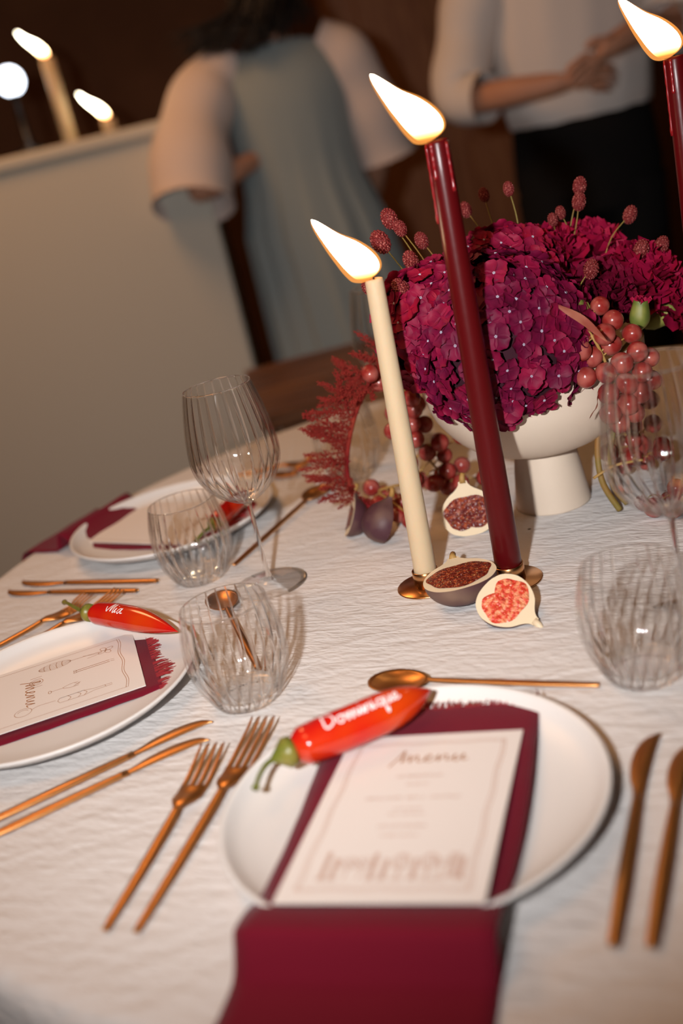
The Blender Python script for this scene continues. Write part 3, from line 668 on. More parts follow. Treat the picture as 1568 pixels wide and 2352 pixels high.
# ------------------------------------------------------------------ footed bowl
bw = thing('footed_bowl', 'matt cream footed ceramic bowl overflowing with dark red flowers', 'bowl', T_(.245, 1.214))
ob('pedestal_foot', mesh('foot', *lathe([(.0005, 0), (.0425, 0), (.0438, .001), (.0436, .003), (.0385, .045), (.0345, .070), (.034, .074), (.0005, .0745)], 64)), 'bowl', bw)
ob('bowl_body', mesh('bowl', *lathe(sp2([(.0005, .070), (.036, .0715), (.060, .077), (.082, .088), (.101, .106), (.1165, .130), (.1240, .156), (.1262, .178), (.1258, .181), (.1235, .1805), (.1212, .157), (.1135, .132), (.098, .109), (.079, .092), (.05, .081), (.0005, .079)], 4), 96)), 'bowl', bw)

# ------------------------------------------------------------------ hydrangeas
def floret_me(seed, mt):
    rnd = random.Random(seed); b = B(); L = .0145
    for q in range(4):
        a = q * pi / 2 + rnd.uniform(-.12, .12); wd = L * rnd.uniform(.54, .62); cup = rnd.uniform(-.002, .004); tw = rnd.uniform(-.2, .2)
        V = []; F = []
        for i in range(5):
            t = i / 4; hwid = wd * (.22, .80, 1.0, .92, .42)[i]
            for k in (-1, -.5, 0, .5, 1):
                x = L * (0, .30, .58, .84, 1.0)[i] - .13 * L * k * k * t; y = hwid * k; z = cup * t * t + .0016 * k * k - .0009 * (abs(k) < .1) * t + tw * y * t * .6
                V.append((x * cos(a) - y * sin(a), x * sin(a) + y * cos(a), z + .0006 * (q % 2)))
        for i in range(4):
            for k in range(4): c = i * 5 + k; F.append((c, c + 5, c + 6, c + 1))
        b.add(V, F)
    me = b.me('floret'); me.materials.append(MT[mt]); return me
eye_b = B()
for q in range(5): eye_b.add(*uvs(.0007, 5, 4, Matrix.Translation((.0009 * cos(q * 1.25), .0009 * sin(q * 1.25), .0012))))
eye_me = eye_b.me('eye'); eye_me.materials.append(MT['hyde'])
FL = {mt: [floret_me(i + 10 * j, mt) for i in range(3)] for j, mt in enumerate(('hyd', 'hydb', 'hydc'))}
def hydrangea(label, c, rad, n, mats, tilt, seed):
    rnd = random.Random(seed); root = thing('hydrangea', label, 'flower', T_(*c), (0, 0, 0), 'hydrangea heads')
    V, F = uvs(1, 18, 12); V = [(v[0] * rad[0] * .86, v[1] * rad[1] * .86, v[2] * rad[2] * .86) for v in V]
    ob('filler_ball', mesh('filler', V, F), 'core', root)  # added ball blocks the view through; its dark colour stands in for shade
    for i in range(n):
        z = 1 - 2 * (i + .5) / n; a = i * 2.39996 + rnd.uniform(-.12, .12); r = sqrt(1 - z * z)
        d = Vector((r * cos(a), r * sin(a), z))
        if d.y > .62 or (d.z < -.75): continue             # the back is buried in the other blooms
        k = rnd.uniform(.93, 1.05); p = Vector((d.x * rad[0], d.y * rad[1], d.z * rad[2])) * k
        nrm = (Vector((d.x / rad[0], d.y / rad[1], d.z / rad[2])).normalized() + Vector([rnd.uniform(-.42, .42) for _ in range(3)])).normalized()
        o = ob('floret', rnd.choice(FL[rnd.choice(mats)]), None, root)
        o.matrix_local = Matrix.Translation(p) @ align(nrm, rnd.random() * 6) @ Matrix.Scale(rnd.uniform(.85, 1.15), 4)
        if rnd.random() < .75: ob('floret_eye', eye_me, None, o)
    return root
hydrangea('largest plum hydrangea head spilling over the front of the cream bowl', (.206, 1.135, .214), (.090, .078, .092), 300, ('hyd', 'hydb', 'hydb'), 0, 1)
hydrangea('small magenta hydrangea head at the left rim of the bowl', (.146, 1.170, .238), (.060, .055, .070), 170, ('hyd', 'hydc', 'hyd'), 0, 2)
hydrangea('crimson hydrangea head on top of the arrangement', (.232, 1.215, .262), (.072, .060, .058), 170, ('hydc', 'hydc', 'hyd'), 0, 3)

# ------------------------------------------------------------------ carnations
def petal_me(seed, mt):
    rnd = random.Random(seed); V = []; F = []; nu, nv = 7, 10; L, wd = .024, .018
    for i in range(nu + 1):
        t = i / nu
        for k in range(nv + 1):
            s = 2 * k / nv - 1; y = wd * s * (.18 + .82 * t); x = L * t * (1 - .12 * s * s) + (.0018 * ((k % 2) * 2 - 1) if i == nu else 0)
            z = .004 * t * t * 2 + t * t * (.0028 * sin(5.5 * s + seed) + .0016 * sin(11 * s + 2 * seed))
            V.append((x, y, z))
    for i in range(nu):
        for k in range(nv): c = i * (nv + 1) + k; F.append((c, c + nv + 1, c + nv + 2, c + 1))
    me = mesh('petal', V, F); me.materials.append(MT[mt]); return me
PT = {mt: [petal_me(i + 1, mt) for i in range(4)] for mt in ('carn', 'carnd')}
def carnation(label, c, d, s, mt, seed, n=42):
    rnd = random.Random(seed); root = thing('carnation', label, 'flower', T_(*c), (0, 0, 0), 'carnations'); A = align(d)
    cx = ob('calyx', mesh('calyx', *lathe([(.0005, -.030), (.003, -.030), (.0065, -.024), (.008, -.012), (.0085, -.002), (.007, .0), (.0005, .001)], 14)), 'leafg', root); cx.matrix_local = A @ Matrix.Scale(s, 4)
    for i in range(n):
        t = (i + .5) / n; el = R(88) - R(100) * t ** .8; a = i * 2.4 + rnd.uniform(-.3, .3)
        o = ob('petal', rnd.choice(PT[mt]), None, root)
        # petal x axis points up-outwards
        M = A @ Matrix.Rotation(a, 4, 'Z') @ Matrix.Translation((.002, 0, 0)) @ Matrix.Rotation(-el, 4, 'Y') @ Matrix.Rotation(rnd.uniform(-.5, .5), 4, 'X') @ Matrix.Scale(s * (1.10 - .18 * (1 - t)) * rnd.uniform(.92, 1.08), 4)
        o.matrix_local = M
    return root
carnation('crimson carnation at the far left of the bouquet beside the ivory candle', (.122, 1.195, .262), (-.6, -.55, .5), 1.35, 'carn', 1)
carnation('dark wine carnation at the centre right, above the grapes', (.328, 1.190, .228), (.1, -.8, .5), 1.4, 'carnd', 2)
carnation('bright crimson carnation right of the wine carnation', (.376, 1.205, .232), (.25, -.6, .7), 1.55, 'carn', 3)
carnation('crimson carnation at the right end of the bouquet', (.412, 1.195, .196), (.6, -.5, .35), 1.45, 'carn', 4)
carnation('crimson carnation on top of the bouquet, left of the wine carnation', (.292, 1.245, .268), (-.05, -.4, .9), 1.5, 'carn', 5)
carnation('crimson carnation at the back, behind the bright crimson one', (.345, 1.275, .262), (.2, -.3, .9), 1.5, 'carn', 6)
# carnation bud and leaves
bud = thing('carnation_bud', 'green carnation bud with a pink tip at the right of the grapes', 'bud', T_(.346, 1.128, .200))
Mb = align((.18, -.1, 1)); o = ob('calyx', mesh('calyx', *lathe(sp2([(.0005, -.002), (.004, -.001), (.0095, .006), (.0105, .014), (.0085, .024), (.0075, .030), (.0065, .029), (.0005, .024)], 4), 20, lambda a, j: 1 + .04 * cos(5 * a))), 'leafg', bud); o.matrix_local = Mb
for i in range(4):
    o = ob('petal', PT['carn'][i], None, bud); o.matrix_local = Mb @ Matrix.Translation((0, 0, .018)) @ Matrix.Rotation(i * 1.6, 4, 'Z') @ Matrix.Rotation(R(-78), 4, 'Y') @ Matrix.Scale(.62, 4)
o = ob('stalk', mesh('stalk', *tube([(0, 0, 0), (-.004, .03, -.02), (-.01, .06, -.04)], .0022, 8)), 'stemg', bud)
def leaf(name, label, base, d, L, wd, mt, curl, roll, jag=0):
    V = []; F = []; n = 12
    for i in range(n + 1):
        t = i / n; h = wd * sin(pi * min(.98, .06 + .92 * t)) ** .8 * (1 + jag * (i % 2))
        for k in (-1, -.5, 0, .5, 1): V.append((h * k, .18 * wd * abs(k) * sin(9 * t) + curl * t * t * L, L * t))
    for i in range(n):
        for k in range(4): c = i * 5 + k; F.append((c, c + 1, c + 6, c + 5))
    o = tag(ob(name, mesh('leaf', V, F), mt), label, 'leaf'); o.matrix_world = Matrix.Translation(T_(*base)) @ align(d, roll); return o
leaf('dry_leaf', 'curled dry reddish leaf arching from the hydrangea to the grapes', (.252, 1.070, .256), (.75, -.15, -.55), .055, .0045, 'leafr', .45, 1.9)
leaf('green_leaf', 'small notched green leaf above the grape stalk', (.285, 1.105, .222), (.15, -.3, 1), .027, .011, 'leafg', .2, .3, .25)
leaf('pointed_leaf', 'small pointed reddish leaf hanging below the grapes', (.281, 1.076, .158), (-.25, -.2, -1), .026, .006, 'leafr', .3, .9)

# ------------------------------------------------------------------ grapes
gr_me = [mesh('grape', *uvs(.0106, 18, 12, None, (1, 1, 1 + .06 * i))) for i in range(3)]
for g_ in gr_me: g_.materials.append(MT['grape'])
def grapes(label, stalk, G, seed, name='grape_bunch'):
    rnd = random.Random(seed); c = Vector(stalk[0]); root = thing(name, label, 'grapes', T_(*c), (0, 0, 0), 'bunches of red grapes')
    SP = smoothline(stalk, 6); b = B(); b.add(*tube([p - c for p in SP], lambda t: .0021 - .0009 * t, 8))
    for g_ in G:
        g_ = Vector(g_); q = min(SP, key=lambda s: (s - g_).length); b.add(*tube([q - c, (q + g_) / 2 - c + Vector((0, 0, .002)), g_ - c], .0009, 6))
        b.add(*uvs(.0016, 6, 4, Matrix.Translation((q + g_) / 2 - c)))
    ob('stalk', b.me('stalk'), 'stemr', root)
    for g_ in G:
        o = ob('grape', rnd.choice(gr_me), None, root, Vector(g_) - c, (rnd.random() * 6, rnd.random() * 6, 0), rnd.uniform(.92, 1.08))
    return root
def fill(pts, n, spread, seed, mind=.0165, rej=None):
    rnd = random.Random(seed); P = smoothline(pts, 8); out = []
    for _ in range(6000):
        if len(out) >= n: break
        p = rnd.choice(P) + Vector([rnd.gauss(0, 1) * s for s in spread])
        if p.z < .0115 or (rej and rej(p)): continue
        if all((p - q).length > mind for q in out): out.append(p)
    return out
bc = Vector((.245, 1.214))
def rb_at(z): 
    return .0 if z < .0 else (.046 if z < .072 else (.05 + .0755 * min(1, ((z - .072) / .09)) ** .5))
inb = lambda p: hypot(p.x - bc.x, p.y - bc.y) < rb_at(p.z) + .013 and p.z < .187
G1 = [(.303, 1.105, .238), (.312, 1.098, .222), (.297, 1.082, .214), (.305, 1.093, .199), (.2705, 1.082, .2035), (.284, 1.090, .192), (.2715, 1.080, .1755), (.291, 1.076, .1765), (.2905, 1.076, .1545), (.2895, 1.076, .1335), (.277, 1.093, .217), (.309, 1.078, .182), (.311, 1.078, .160), (.309, 1.079, .138), (.328, 1.084, .188), (.330, 1.084, .166), (.326, 1.086, .145), (.300, 1.086, .118), (.318, 1.088, .124), (.343, 1.096, .176), (.342, 1.096, .152), (.328, 1.094, .205)]
grapes('grape bunch hanging over the bowl rim behind the right wine glass', [(.262, 1.100, .244), (.282, 1.086, .220), (.292, 1.086, .196), (.300, 1.090, .165), (.306, 1.092, .130)], G1, 1)
G2 = fill([(.108, 1.262, .190), (.100, 1.275, .150), (.108, 1.285, .10), (.120, 1.290, .06), (.138, 1.285, .024)], 38, (.020, .012, .012), 5, .0175, inb)
grapes('grape bunch cascading behind the ivory candle from bowl to cloth', [(.135, 1.235, .202), (.108, 1.262, .190), (.100, 1.275, .150), (.108, 1.285, .10), (.120, 1.290, .06), (.138, 1.288, .030)], G2, 2)
G3 = [(.044, 1.332, .030), (.033, 1.318, .013), (.048, 1.312, .013), (.064, 1.318, .014), (.058, 1.336, .016), (.066, 1.262, .012), (.079, 1.236, .0112), (.077, 1.300, .013), (.060, 1.298, .013)]
grapes('small grape bunch lying on the cloth beside the fig quarters', [(.090, 1.325, .026), (.068, 1.318, .030), (.052, 1.322, .026), (.062, 1.285, .024), (.074, 1.245, .020)], G3, 3)
G4 = fill([(.335, 1.215, .075), (.345, 1.205, .05), (.35, 1.20, .025)], 16, (.016, .012, .014), 9, .0175, inb)
grapes('grape bunch in shadow behind the right of the bowl foot', [(.318, 1.16, .10), (.335, 1.19, .085), (.345, 1.200, .05), (.352, 1.20, .028)], G4, 4)
G5 = [(.327, 1.099, .0115), (.343, 1.088, .0115), (.357, 1.099, .0115), (.346, 1.106, .0125), (.362, 1.080, .0115), (.352, 1.093, .030), (.372, 1.096, .0125)]
grapes('few dark grapes on the cloth under the right wine glass bowl', [(.392, 1.118, .020), (.365, 1.100, .022), (.345, 1.096, .023)], G5, 5)
for i, (P, r, lab) in enumerate((([(.312, 1.150, .135), (.292, 1.150, .085), (.287, 1.142, .040), (.300, 1.135, .003)], .0036, 'thick olive vine stem curving down beside the bowl foot'), ([(.330, 1.16, .12), (.305, 1.150, .075), (.300, 1.150, .03), (.312, 1.148, .003)], .003, 'second olive vine stem behind the first, right of the bowl foot'), ([(.278, 1.140, .045), (.300, 1.128, .058), (.330, 1.125, .058)], .0016, 'thin yellow tendril crossing the vine stems by the bowl foot'))):
    q = T_(*P[0]); tag(ob('vine_stem', mesh('vine', *tube([Vector(p) - Vector(P[0]) for p in smoothline(P, 8)], r, 8)), 'stemr' if i == 2 else 'stemg', None, q), lab, 'stem')

# ------------------------------------------------------------------ hanging amaranth
def spike_me(seed):
    rnd = random.Random(seed); b = B()
    b.add(*tube([(0, 0, 0), (.03, 0, .5), (0, 0, 1)], lambda t: .018 * (1 - .7 * t), 5))
    for q in range(26):                           # side tufts, each a little cluster of grains
        t = ((q + rnd.random()) / 26) ** .9; a = q * 2.4; r = .23 * (1 - t) ** .75 + .02
        for i in range(11):
            k = (i + 1) / 11; rr = r * k; j = .016
            s = rnd.uniform(.011, .023); p = Vector((rr * cos(a) + .03 * sin(pi * t), rr * sin(a), t + .10 * k * k)) + Vector([rnd.gauss(0, j) for _ in range(3)])
            M = Matrix.Translation(p) @ Euler((rnd.random() * 6, rnd.random() * 6, 0)).to_matrix().to_4x4() @ Matrix.Diagonal((s, s, s * 1.5, 1))
            b.add([(1, 0, 0), (-1, 0, 0), (0, 1, 0), (0, -1, 0), (0, 0, 1), (0, 0, -1)], [(0, 2, 4), (2, 1, 4), (1, 3, 4), (3, 0, 4), (2, 0, 5), (1, 2, 5), (3, 1, 5), (0, 3, 5)], M)
    me = b.me('spike', False); me.materials.append(MT['amar']); return me
SPK = [spike_me(i) for i in range(4)]
am = thing('amaranth_plume', 'feathery red amaranth plume hanging from the bowl to the figs', 'flower', T_(.125, 1.262, .200))
ac = Vector((.125, 1.262, .200)); AP = smoothline([ac, (.085, 1.262, .192), (.052, 1.266, .160), (.030, 1.272, .118), (.018, 1.278, .075), (.022, 1.280, .042), (.046, 1.270, .016)], 8)
ob('main_stalk', mesh('stalk', *tube([p - ac for p in AP], lambda t: .0035 - .0010 * t, 8)), 'amar', am)
rnd = random.Random(12)
AT, AN, AB = frames(AP)
for i in range(60):
    t = (i + .5) / 60; j = min(len(AP) - 2, int(t * (len(AP) - 1))); p = AP[j] - ac; big = sin(pi * min(1, .18 + t * .80)) 
    L = (.020 + .040 * big) * rnd.uniform(.75, 1.15) if t < .86 else .012
    d = Vector((-1.0 + 1.15 * (rnd.random() ** 2), rnd.uniform(-.6, .35), rnd.uniform(-.25, .85) * (1 if t < .7 else .4)))
    if t > .86: d = Vector([rnd.uniform(-1, 1) for _ in range(3)])
    o = ob('spike', rnd.choice(SPK), None, am); o.matrix_local = Matrix.Translation(p) @ align(d, rnd.random() * 6) @ Matrix.Diagonal((L * .75, L * .75, L, 1))
b = B()
for i in range(260):                                # the grainy rope-like tail
    t = rnd.uniform(.70, 1.0); k = t * (len(AP) - 1); j = min(len(AP) - 2, int(k)); q = AP[j].lerp(AP[j + 1], k - j) - ac; a = rnd.random() * 6.28; r = .0052 * rnd.uniform(.6, 1.05)
    s = rnd.uniform(.0009, .0016); b.add([(1, 0, 0), (-1, 0, 0), (0, 1, 0), (0, -1, 0), (0, 0, 1), (0, 0, -1)], [(0, 2, 4), (2, 1, 4), (1, 3, 4), (3, 0, 4), (2, 0, 5), (1, 2, 5), (3, 1, 5), (0, 3, 5)], Matrix.Translation(q + AN[j] * cos(a) * r + AB[j] * sin(a) * r) @ Matrix.Scale(s, 4))
ob('tail', b.me('tail', False), 'amar', am)

# ------------------------------------------------------------------ burnet stems
bh_b = B(); bh_b.add(*uvs(.0068, 12, 9, None, (1, 1, 1.42)))
for i in range(90):
    z = 1 - 2 * (i + .5) / 90; a = i * 2.4; r = sqrt(1 - z * z); bh_b.add(*uvs(.00125, 5, 4, Matrix.Translation((.0068 * r * cos(a), .0068 * r * sin(a), .0068 * 1.42 * z))))
bh_me = bh_b.me('burnet'); bh_me.materials.append(MT['burnet'])
BUR = [((.122, 1.20, .361), (.165, 1.21, .25), 1.15, 'burnet head highest of those left of the red candle'),
       ((.130, 1.19, .350), (.165, 1.21, .25), .9, 'small burnet head just below the highest one left of the red candle'),
       ((.107, 1.19, .341), (.160, 1.20, .24), 1.3, 'long burnet head farthest left above the ivory flame side'),
       ((.132, 1.17, .318), (.165, 1.19, .24), 1.05, 'burnet head midway between ivory flame and red candle'),
       ((.114, 1.15, .297), (.165, 1.15, .272), 1.0, 'burnet head on a stalk lying sideways right of the ivory flame'),
       ((.085, 1.19, .298), (.125, 1.21, .22), 1.0, 'burnet head behind the top of the ivory candle'),
       ((.152, 1.21, .330), (.180, 1.22, .26), .95, 'dim burnet head against the red candle'),
       ((.262, 1.25, .357), (.262, 1.24, .28), .8, 'small burnet head right of the tall red candle'),
       ((.238, 1.27, .355), (.250, 1.25, .28), .8, 'dark burnet head close right of the tall red candle'),
       ((.213, 1.26, .345), (.235, 1.24, .28), .9, 'lowest dark burnet head just right of the tall red candle'),
       ((.312, 1.24, .320), (.320, 1.25, .26), .75, 'small burnet head in the middle of the dark background'),
       ((.300, 1.23, .316), (.318, 1.25, .26), .75, 'pale tipped burnet head in the middle of the dark background'),
       ((.340, 1.25, .342), (.310, 1.25, .26), 1.0, 'highest burnet head on the right half'),
       ((.334, 1.24, .327), (.312, 1.25, .26), 1.0, 'burnet head just below the highest one on the right'),
       ((.388, 1.24, .300), (.345, 1.23, .25), 1.0, 'burnet head above the right carnations'),
       ((.379, 1.19, .268), (.350, 1.20, .235), 1.1, 'pale burnet head touching the top of the right carnations'),
       ((.405, 1.20, .266), (.370, 1.20, .235), 1.0, 'dim burnet head farthest right'),
       ((.312, 1.15, .268), (.295, 1.17, .225), 1.05, 'burnet head in front of the wine carnation'),
       ((.322, 1.122, .0098), (.350, 1.13, .006), 1.0, 'burnet head fallen onto the cloth under the right wine glass')]
for i, (hp, bp_, s, lab) in enumerate(BUR):
    hp, bp_ = Vector(hp), Vector(bp_); d = hp - bp_; root = thing('burnet_stem', lab, 'flower', T_(*bp_), (0, 0, 0), 'burnet stems')
    mid = (d * .5) + Vector((.004 * sin(i * 2.1), .004 * cos(i * 1.7), .006)); ob('stalk', mesh('stalk', *tube(smoothline([(0, 0, 0), mid, d], 6), lambda t: .0010 - .0004 * t, 6)), 'stemg', root)
    o = ob('flower_head', bh_me, None, root); o.matrix_local = Matrix.Translation(d) @ align(d + Vector((0, 0, .03)), i) @ Matrix.Scale(s, 4)

# ------------------------------------------------------------------ figs
def fig_prof(s):                                  # outline half-width at height t (0 bottom .. 1 neck)
    pts = [(0, 0), (.010, .001), (.020, .006), (.0265, .016), (.0275, .026), (.0250, .036), (.0185, .046), (.0095, .053), (.0052, .058), (.0042, .062)]
    return [(r * s, z * s) for r, z in sp2(pts, 4)]
def fig_half(label, p, Mrot, s, flesh, notch=0, span=pi, wide=1.0):
    """cut face in the local xz plane facing -y; the body bulges to +y; z runs from base to stalk"""
    root = tag(ob('fig_half', None, None, None, (0, 0, 0)), label, 'fig', 'cut figs'); root.matrix_world = Matrix.Translation(T_(*p)) @ Mrot
    pr = fig_prof(s); k = len(pr); n = 24; V = []; F = []; zc = .028 * s
    for i in range(n + 1):
        a = span * i / n
        for (r, z) in pr: V.append((r * cos(a) * wide, r * sin(a), z - zc))
    for i in range(n):
        for j in range(k - 1): F.append((i * k + j, i * k + k + j, i * k + k + j + 1, i * k + j + 1))
    ob('skin', mesh('skin', V, F), 'figskin', root)
    def face(scale, y, zoff, inset, nm, mt, a1=span):
        for half in ((0, 1) if span < pi * .99 else (0,)):
            pass
    out = [(-r * wide, z - zc) for r, z in pr][::-1] + [(r * wide, z - zc) for r, z in pr]
    if span > pi * .99:
        V = [(x, 0, z) for x, z in out] + [(0, 0, 0)]; m_ = len(out)
        ob('pith', mesh('pith', V, [(i, (i + 1) % m_, m_) for i in range(m_)], False), 'figpith', root)
        fl = []
        for q in range(48):
            a = 2 * pi * q / 48; rr = .0242 * s * (1 + .05 * sin(3 * a) + .03 * sin(7 * a)); zz = rr * sin(a) * .86; xx = rr * cos(a) * wide
            if notch and sin(a) < -.2: zz += notch * s * max(0, 1 - abs(cos(a)) * 2.2)
            fl.append((xx, zz - .0028 * s))
        rnd = random.Random(int(s * 1000) + len(label)); V = []; F = []
        rings = 7
        for ri in range(rings + 1):
            for (x, z) in fl: V.append((x * ri / rings + (0 if ri == rings else rnd.uniform(-.0004, .0004)), -.0005 - .0011 * (ri < rings) * (.3 + rnd.random()), z * ri / rings - .0035 * s * (1 - ri / rings)))
        for ri in range(rings):
            for q in range(48): q2 = (q + 1) % 48; F.append((ri * 48 + q, ri * 48 + q2, ri * 48 + 48 + q2, ri * 48 + 48 + q))
        f_ = ob('flesh', mesh('flesh', V, F), flesh, root)
        b = B()
        for q in range(130):
            a = rnd.random() * 6.28; t = sqrt(rnd.random()) * .93; j = int(a / 6.2832 * 48) % 48; x, z = fl[j]
            b.add([(1, 0, 0), (-1, 0, 0), (0, 1, 0), (0, -1, 0), (0, 0, 1), (0, 0, -1)], [(0, 2, 4), (2, 1, 4), (1, 3, 4), (3, 0, 4), (2, 0, 5), (1, 2, 5), (3, 1, 5), (0, 3, 5)], Matrix.Translation((x * t, -.0012, (z + .0035 * s) * t - .0035 * s)) @ Matrix.Scale(rnd.uniform(.00035, .0006), 4))
        ob('seeds', b.me('seeds'), 'seed', f_)['kind'] = 'stuff'
    else:                                         # a wedge: two cut faces meeting in the core
        for a in (0, span):
            V = [(r * cos(a) * wide, r * sin(a), z - zc) for r, z in pr] + [(0, 0, z - zc) for r, z in pr]; F = [(j, j + 1, k + j + 1, k + j) for j in range(k - 1)]
            ob('pith', mesh('pith', V, F, False), 'figpith', root)
            nx = Vector((sin(a), -cos(a), 0)) * (.0008 if a == 0 else -.0008)
            V = []; 
            for j, (r, z) in enumerate(pr):
                q = min(1, max(0, (z / s - .007) / .006)) * min(1, max(0, (.044 - z / s) / .008)); V += [(nx.x + r * .82 * q * cos(a) * wide, nx.y + r * .82 * q * sin(a), z - zc), (nx.x, nx.y, z - zc)]
            ob('flesh', mesh('flesh', V, [(2 * j, 2 * j + 2, 2 * j + 3, 2 * j + 1) for j in range(k - 1)], False), flesh, root)
    ob('stalk', mesh('stalk', *tube([(0, .001, .060 * s - zc), (.0005, .001, .066 * s - zc), (.002, .001, .071 * s - zc)], [.0040 * s, .0032 * s, .0026 * s], 8)), 'stemr' if flesh == 'figflesh' else 'figpith', root)
    return root
def basis(zdir, ydir):                            # local z (stalk) and y (away from the cut face)
    z = Vector(zdir).normalized(); y = Vector(ydir); y = (y - z * y.dot(z)).normalized(); x = y.cross(z); return Matrix((x, y, z)).transposed().to_4x4()
fig_half('dark red cut fig half standing upright between the two candles', (.140, 1.176, .0285), basis((.02, .20, 1), (.10, 1, -.20)), 1.02, 'figflesh', .007, wide=1.12)
fig_half('fig half lying cut side up against the ivory candle holder', (.0985, 1.0085, .0305), basis((.02, .97, .07), (.05, .07, -1)), 1.10, 'figflesh', 0, wide=1.22)
fig_half('pink fig half in front leaning on the red candle holder', (.1315, .945, .0190), basis((.52, -.62, -.42), (.12, .62, -.80)), 1.0, 'figfleshp', .010, wide=1.0)
fig_half('fig quarter at the left end of the fruit, under the amaranth tail', (.008, 1.270, .0235), basis((.40, .35, .75), (.95, .15, -.25)), .92, 'figflesh', span=R(100))
fig_half('fig quarter with skin toward us between grapes and ivory candle', (.047, 1.226, .0220), basis((.45, .1, .85), (-.2, -1, -.05)), .95, 'figflesh', span=R(110))

# ------------------------------------------------------------------ lights on the counter
def small_candle(label, p, h, r, mt):
    c = thing('counter_candle', label, 'candle', p, (0, 0, 0), 'candles on the counter')
    ob('wax_body', mesh('wax', *lathe([(.0005, 0), (r, 0), (r, h), (r * .8, h + .002), (.0005, h - .002)], 28)), mt, c)
    ob('wick', mesh('wick', *tube([(0, 0, h - .003), (-.001, 0, h + .008)], .001, 6)), 'wick', c)
    V, F = tube(smoothline([(0, 0, 0), (-.006, 0, .014), (-.022, 0, .036), (-.045, 0, .058), (-.062, 0, .082)], 6), lambda t: .0125 * (sin(pi * t ** .62) ** .8 if 0 < t < 1 else 0) + .0004, 14)
    ob('flame', mesh('flame', V, F), 'flame', c, (0, 0, h + .004))
small_candle('short candle burning on the pale counter beside the blush sleeve', (-.385, 3.42, 1.309), .035, .02, 'ivory')
small_candle('taller candle burning on the counter at the upper left corner', (-.515, 3.50, 1.309), .235, .02, 'ivory')
lp = thing('table_lamp', 'small lamp with cool white glass on the counter, left edge', 'lamp', (-.645, 3.55, 1.309))
ob('lamp_foot', mesh('foot', *lathe([(.0005, 0), (.05, 0), (.05, .01), (.012, .02), (.009, .16), (.02, .18), (.0005, .18)], 28)), 'steel', lp)
ob('lamp_globe', mesh('globe', *uvs(.04, 22, 14, Matrix.Translation((0, 0, .205)))), 'frost', lp)

# ------------------------------------------------------------------ people
def skin_body(name, nodes, edges, root, sub=2):
    me = bpy.data.meshes.new(name); ids = list(nodes); me.from_pydata([nodes[i][0] for i in ids], [(ids.index(a), ids.index(c)) for a, c in edges], []); me.update()
    o = bpy.data.objects.new('tmp', me); C.objects.link(o)
    sk = o.modifiers.new('s', 'SKIN'); sk.use_smooth_shade = True
    for i, k in enumerate(ids):
        r = nodes[k][1]; v = me.skin_vertices[0].data[i]; v.radius = r if hasattr(r, '__len__') else (r, r); v.use_root = (k == root)
    if sub: ss = o.modifiers.new('u', 'SUBSURF'); ss.levels = ss.render_levels = sub
    bpy.context.view_layer.update(); dg = bpy.context.evaluated_depsgraph_get()
    m2 = bpy.data.meshes.new_from_object(o.evaluated_get(dg)); bpy.data.objects.remove(o); m2.name = name
    m2.polygons.foreach_set('use_smooth', [True] * len(m2.polygons)); return m2
def loft(rings, n=40, fold=None):                 # rings: (centre, rx, ry)
    V = []; F = []
    for i, (c, rx, ry) in enumerate(rings):
        for k in range(n):
            a = 2 * pi * k / n; f = fold(a, i / (len(rings) - 1)) if fold else 1; V.append((c[0] + rx * f * cos(a), c[1] + ry * f * sin(a), c[2]))
    for i in range(len(rings) - 1):
        for k in range(n): k2 = (k + 1) % n; F.append((i * n + k, i * n + k2, i * n + n + k2, i * n + n + k))
    return V, F
def hand(nodes, edges, wrist, pre, direction, side, palmn, s=1.0, curl=.5):
    """palm plus five bent fingers; direction = finger direction, side = toward the thumb, palmn = palm normal"""
    d = Vector(direction).normalized(); q = Vector(side); q = (q - d * q.dot(d)).normalized(); n = Vector(palmn).normalized(); wp = Vector(nodes[wrist][0])
    nodes[pre + 'p'] = (wp + d * .045 * s, (.020 * s, .013 * s)); edges.append((wrist, pre + 'p'))
    nodes[pre + 'k'] = (wp + d * .078 * s, (.022 * s, .012 * s)); edges.append((pre + 'p', pre + 'k'))
    for f, (off, L) in enumerate(((.027, .066), (.009, .076), (-.010, .070), (-.027, .054))):
        prev = pre + 'k'; p = wp + d * .088 * s + q * off * s
        for j, (t, c) in enumerate(((0, 0), (.42, .15), (.74, .55), (1.0, 1.0))):
            k = f'{pre}{f}{j}'; nodes[k] = (p + (d * t * (1 - .35 * c * curl) + n * c * curl * .75) * L * s, (.0088 - .0006 * j) * s); edges.append((prev, k)); prev = k
    prev = pre + 'p'
    for j, v in enumerate((d * .012 + q * .030, d * .034 + q * .045 + n * .008, d * .054 + q * .046 + n * .02)):
        k = f'{pre}t{j}'; nodes[k] = (wp + d * .02 * s + v * s, (.0105 - .001 * j) * s); edges.append((prev, k)); prev = k
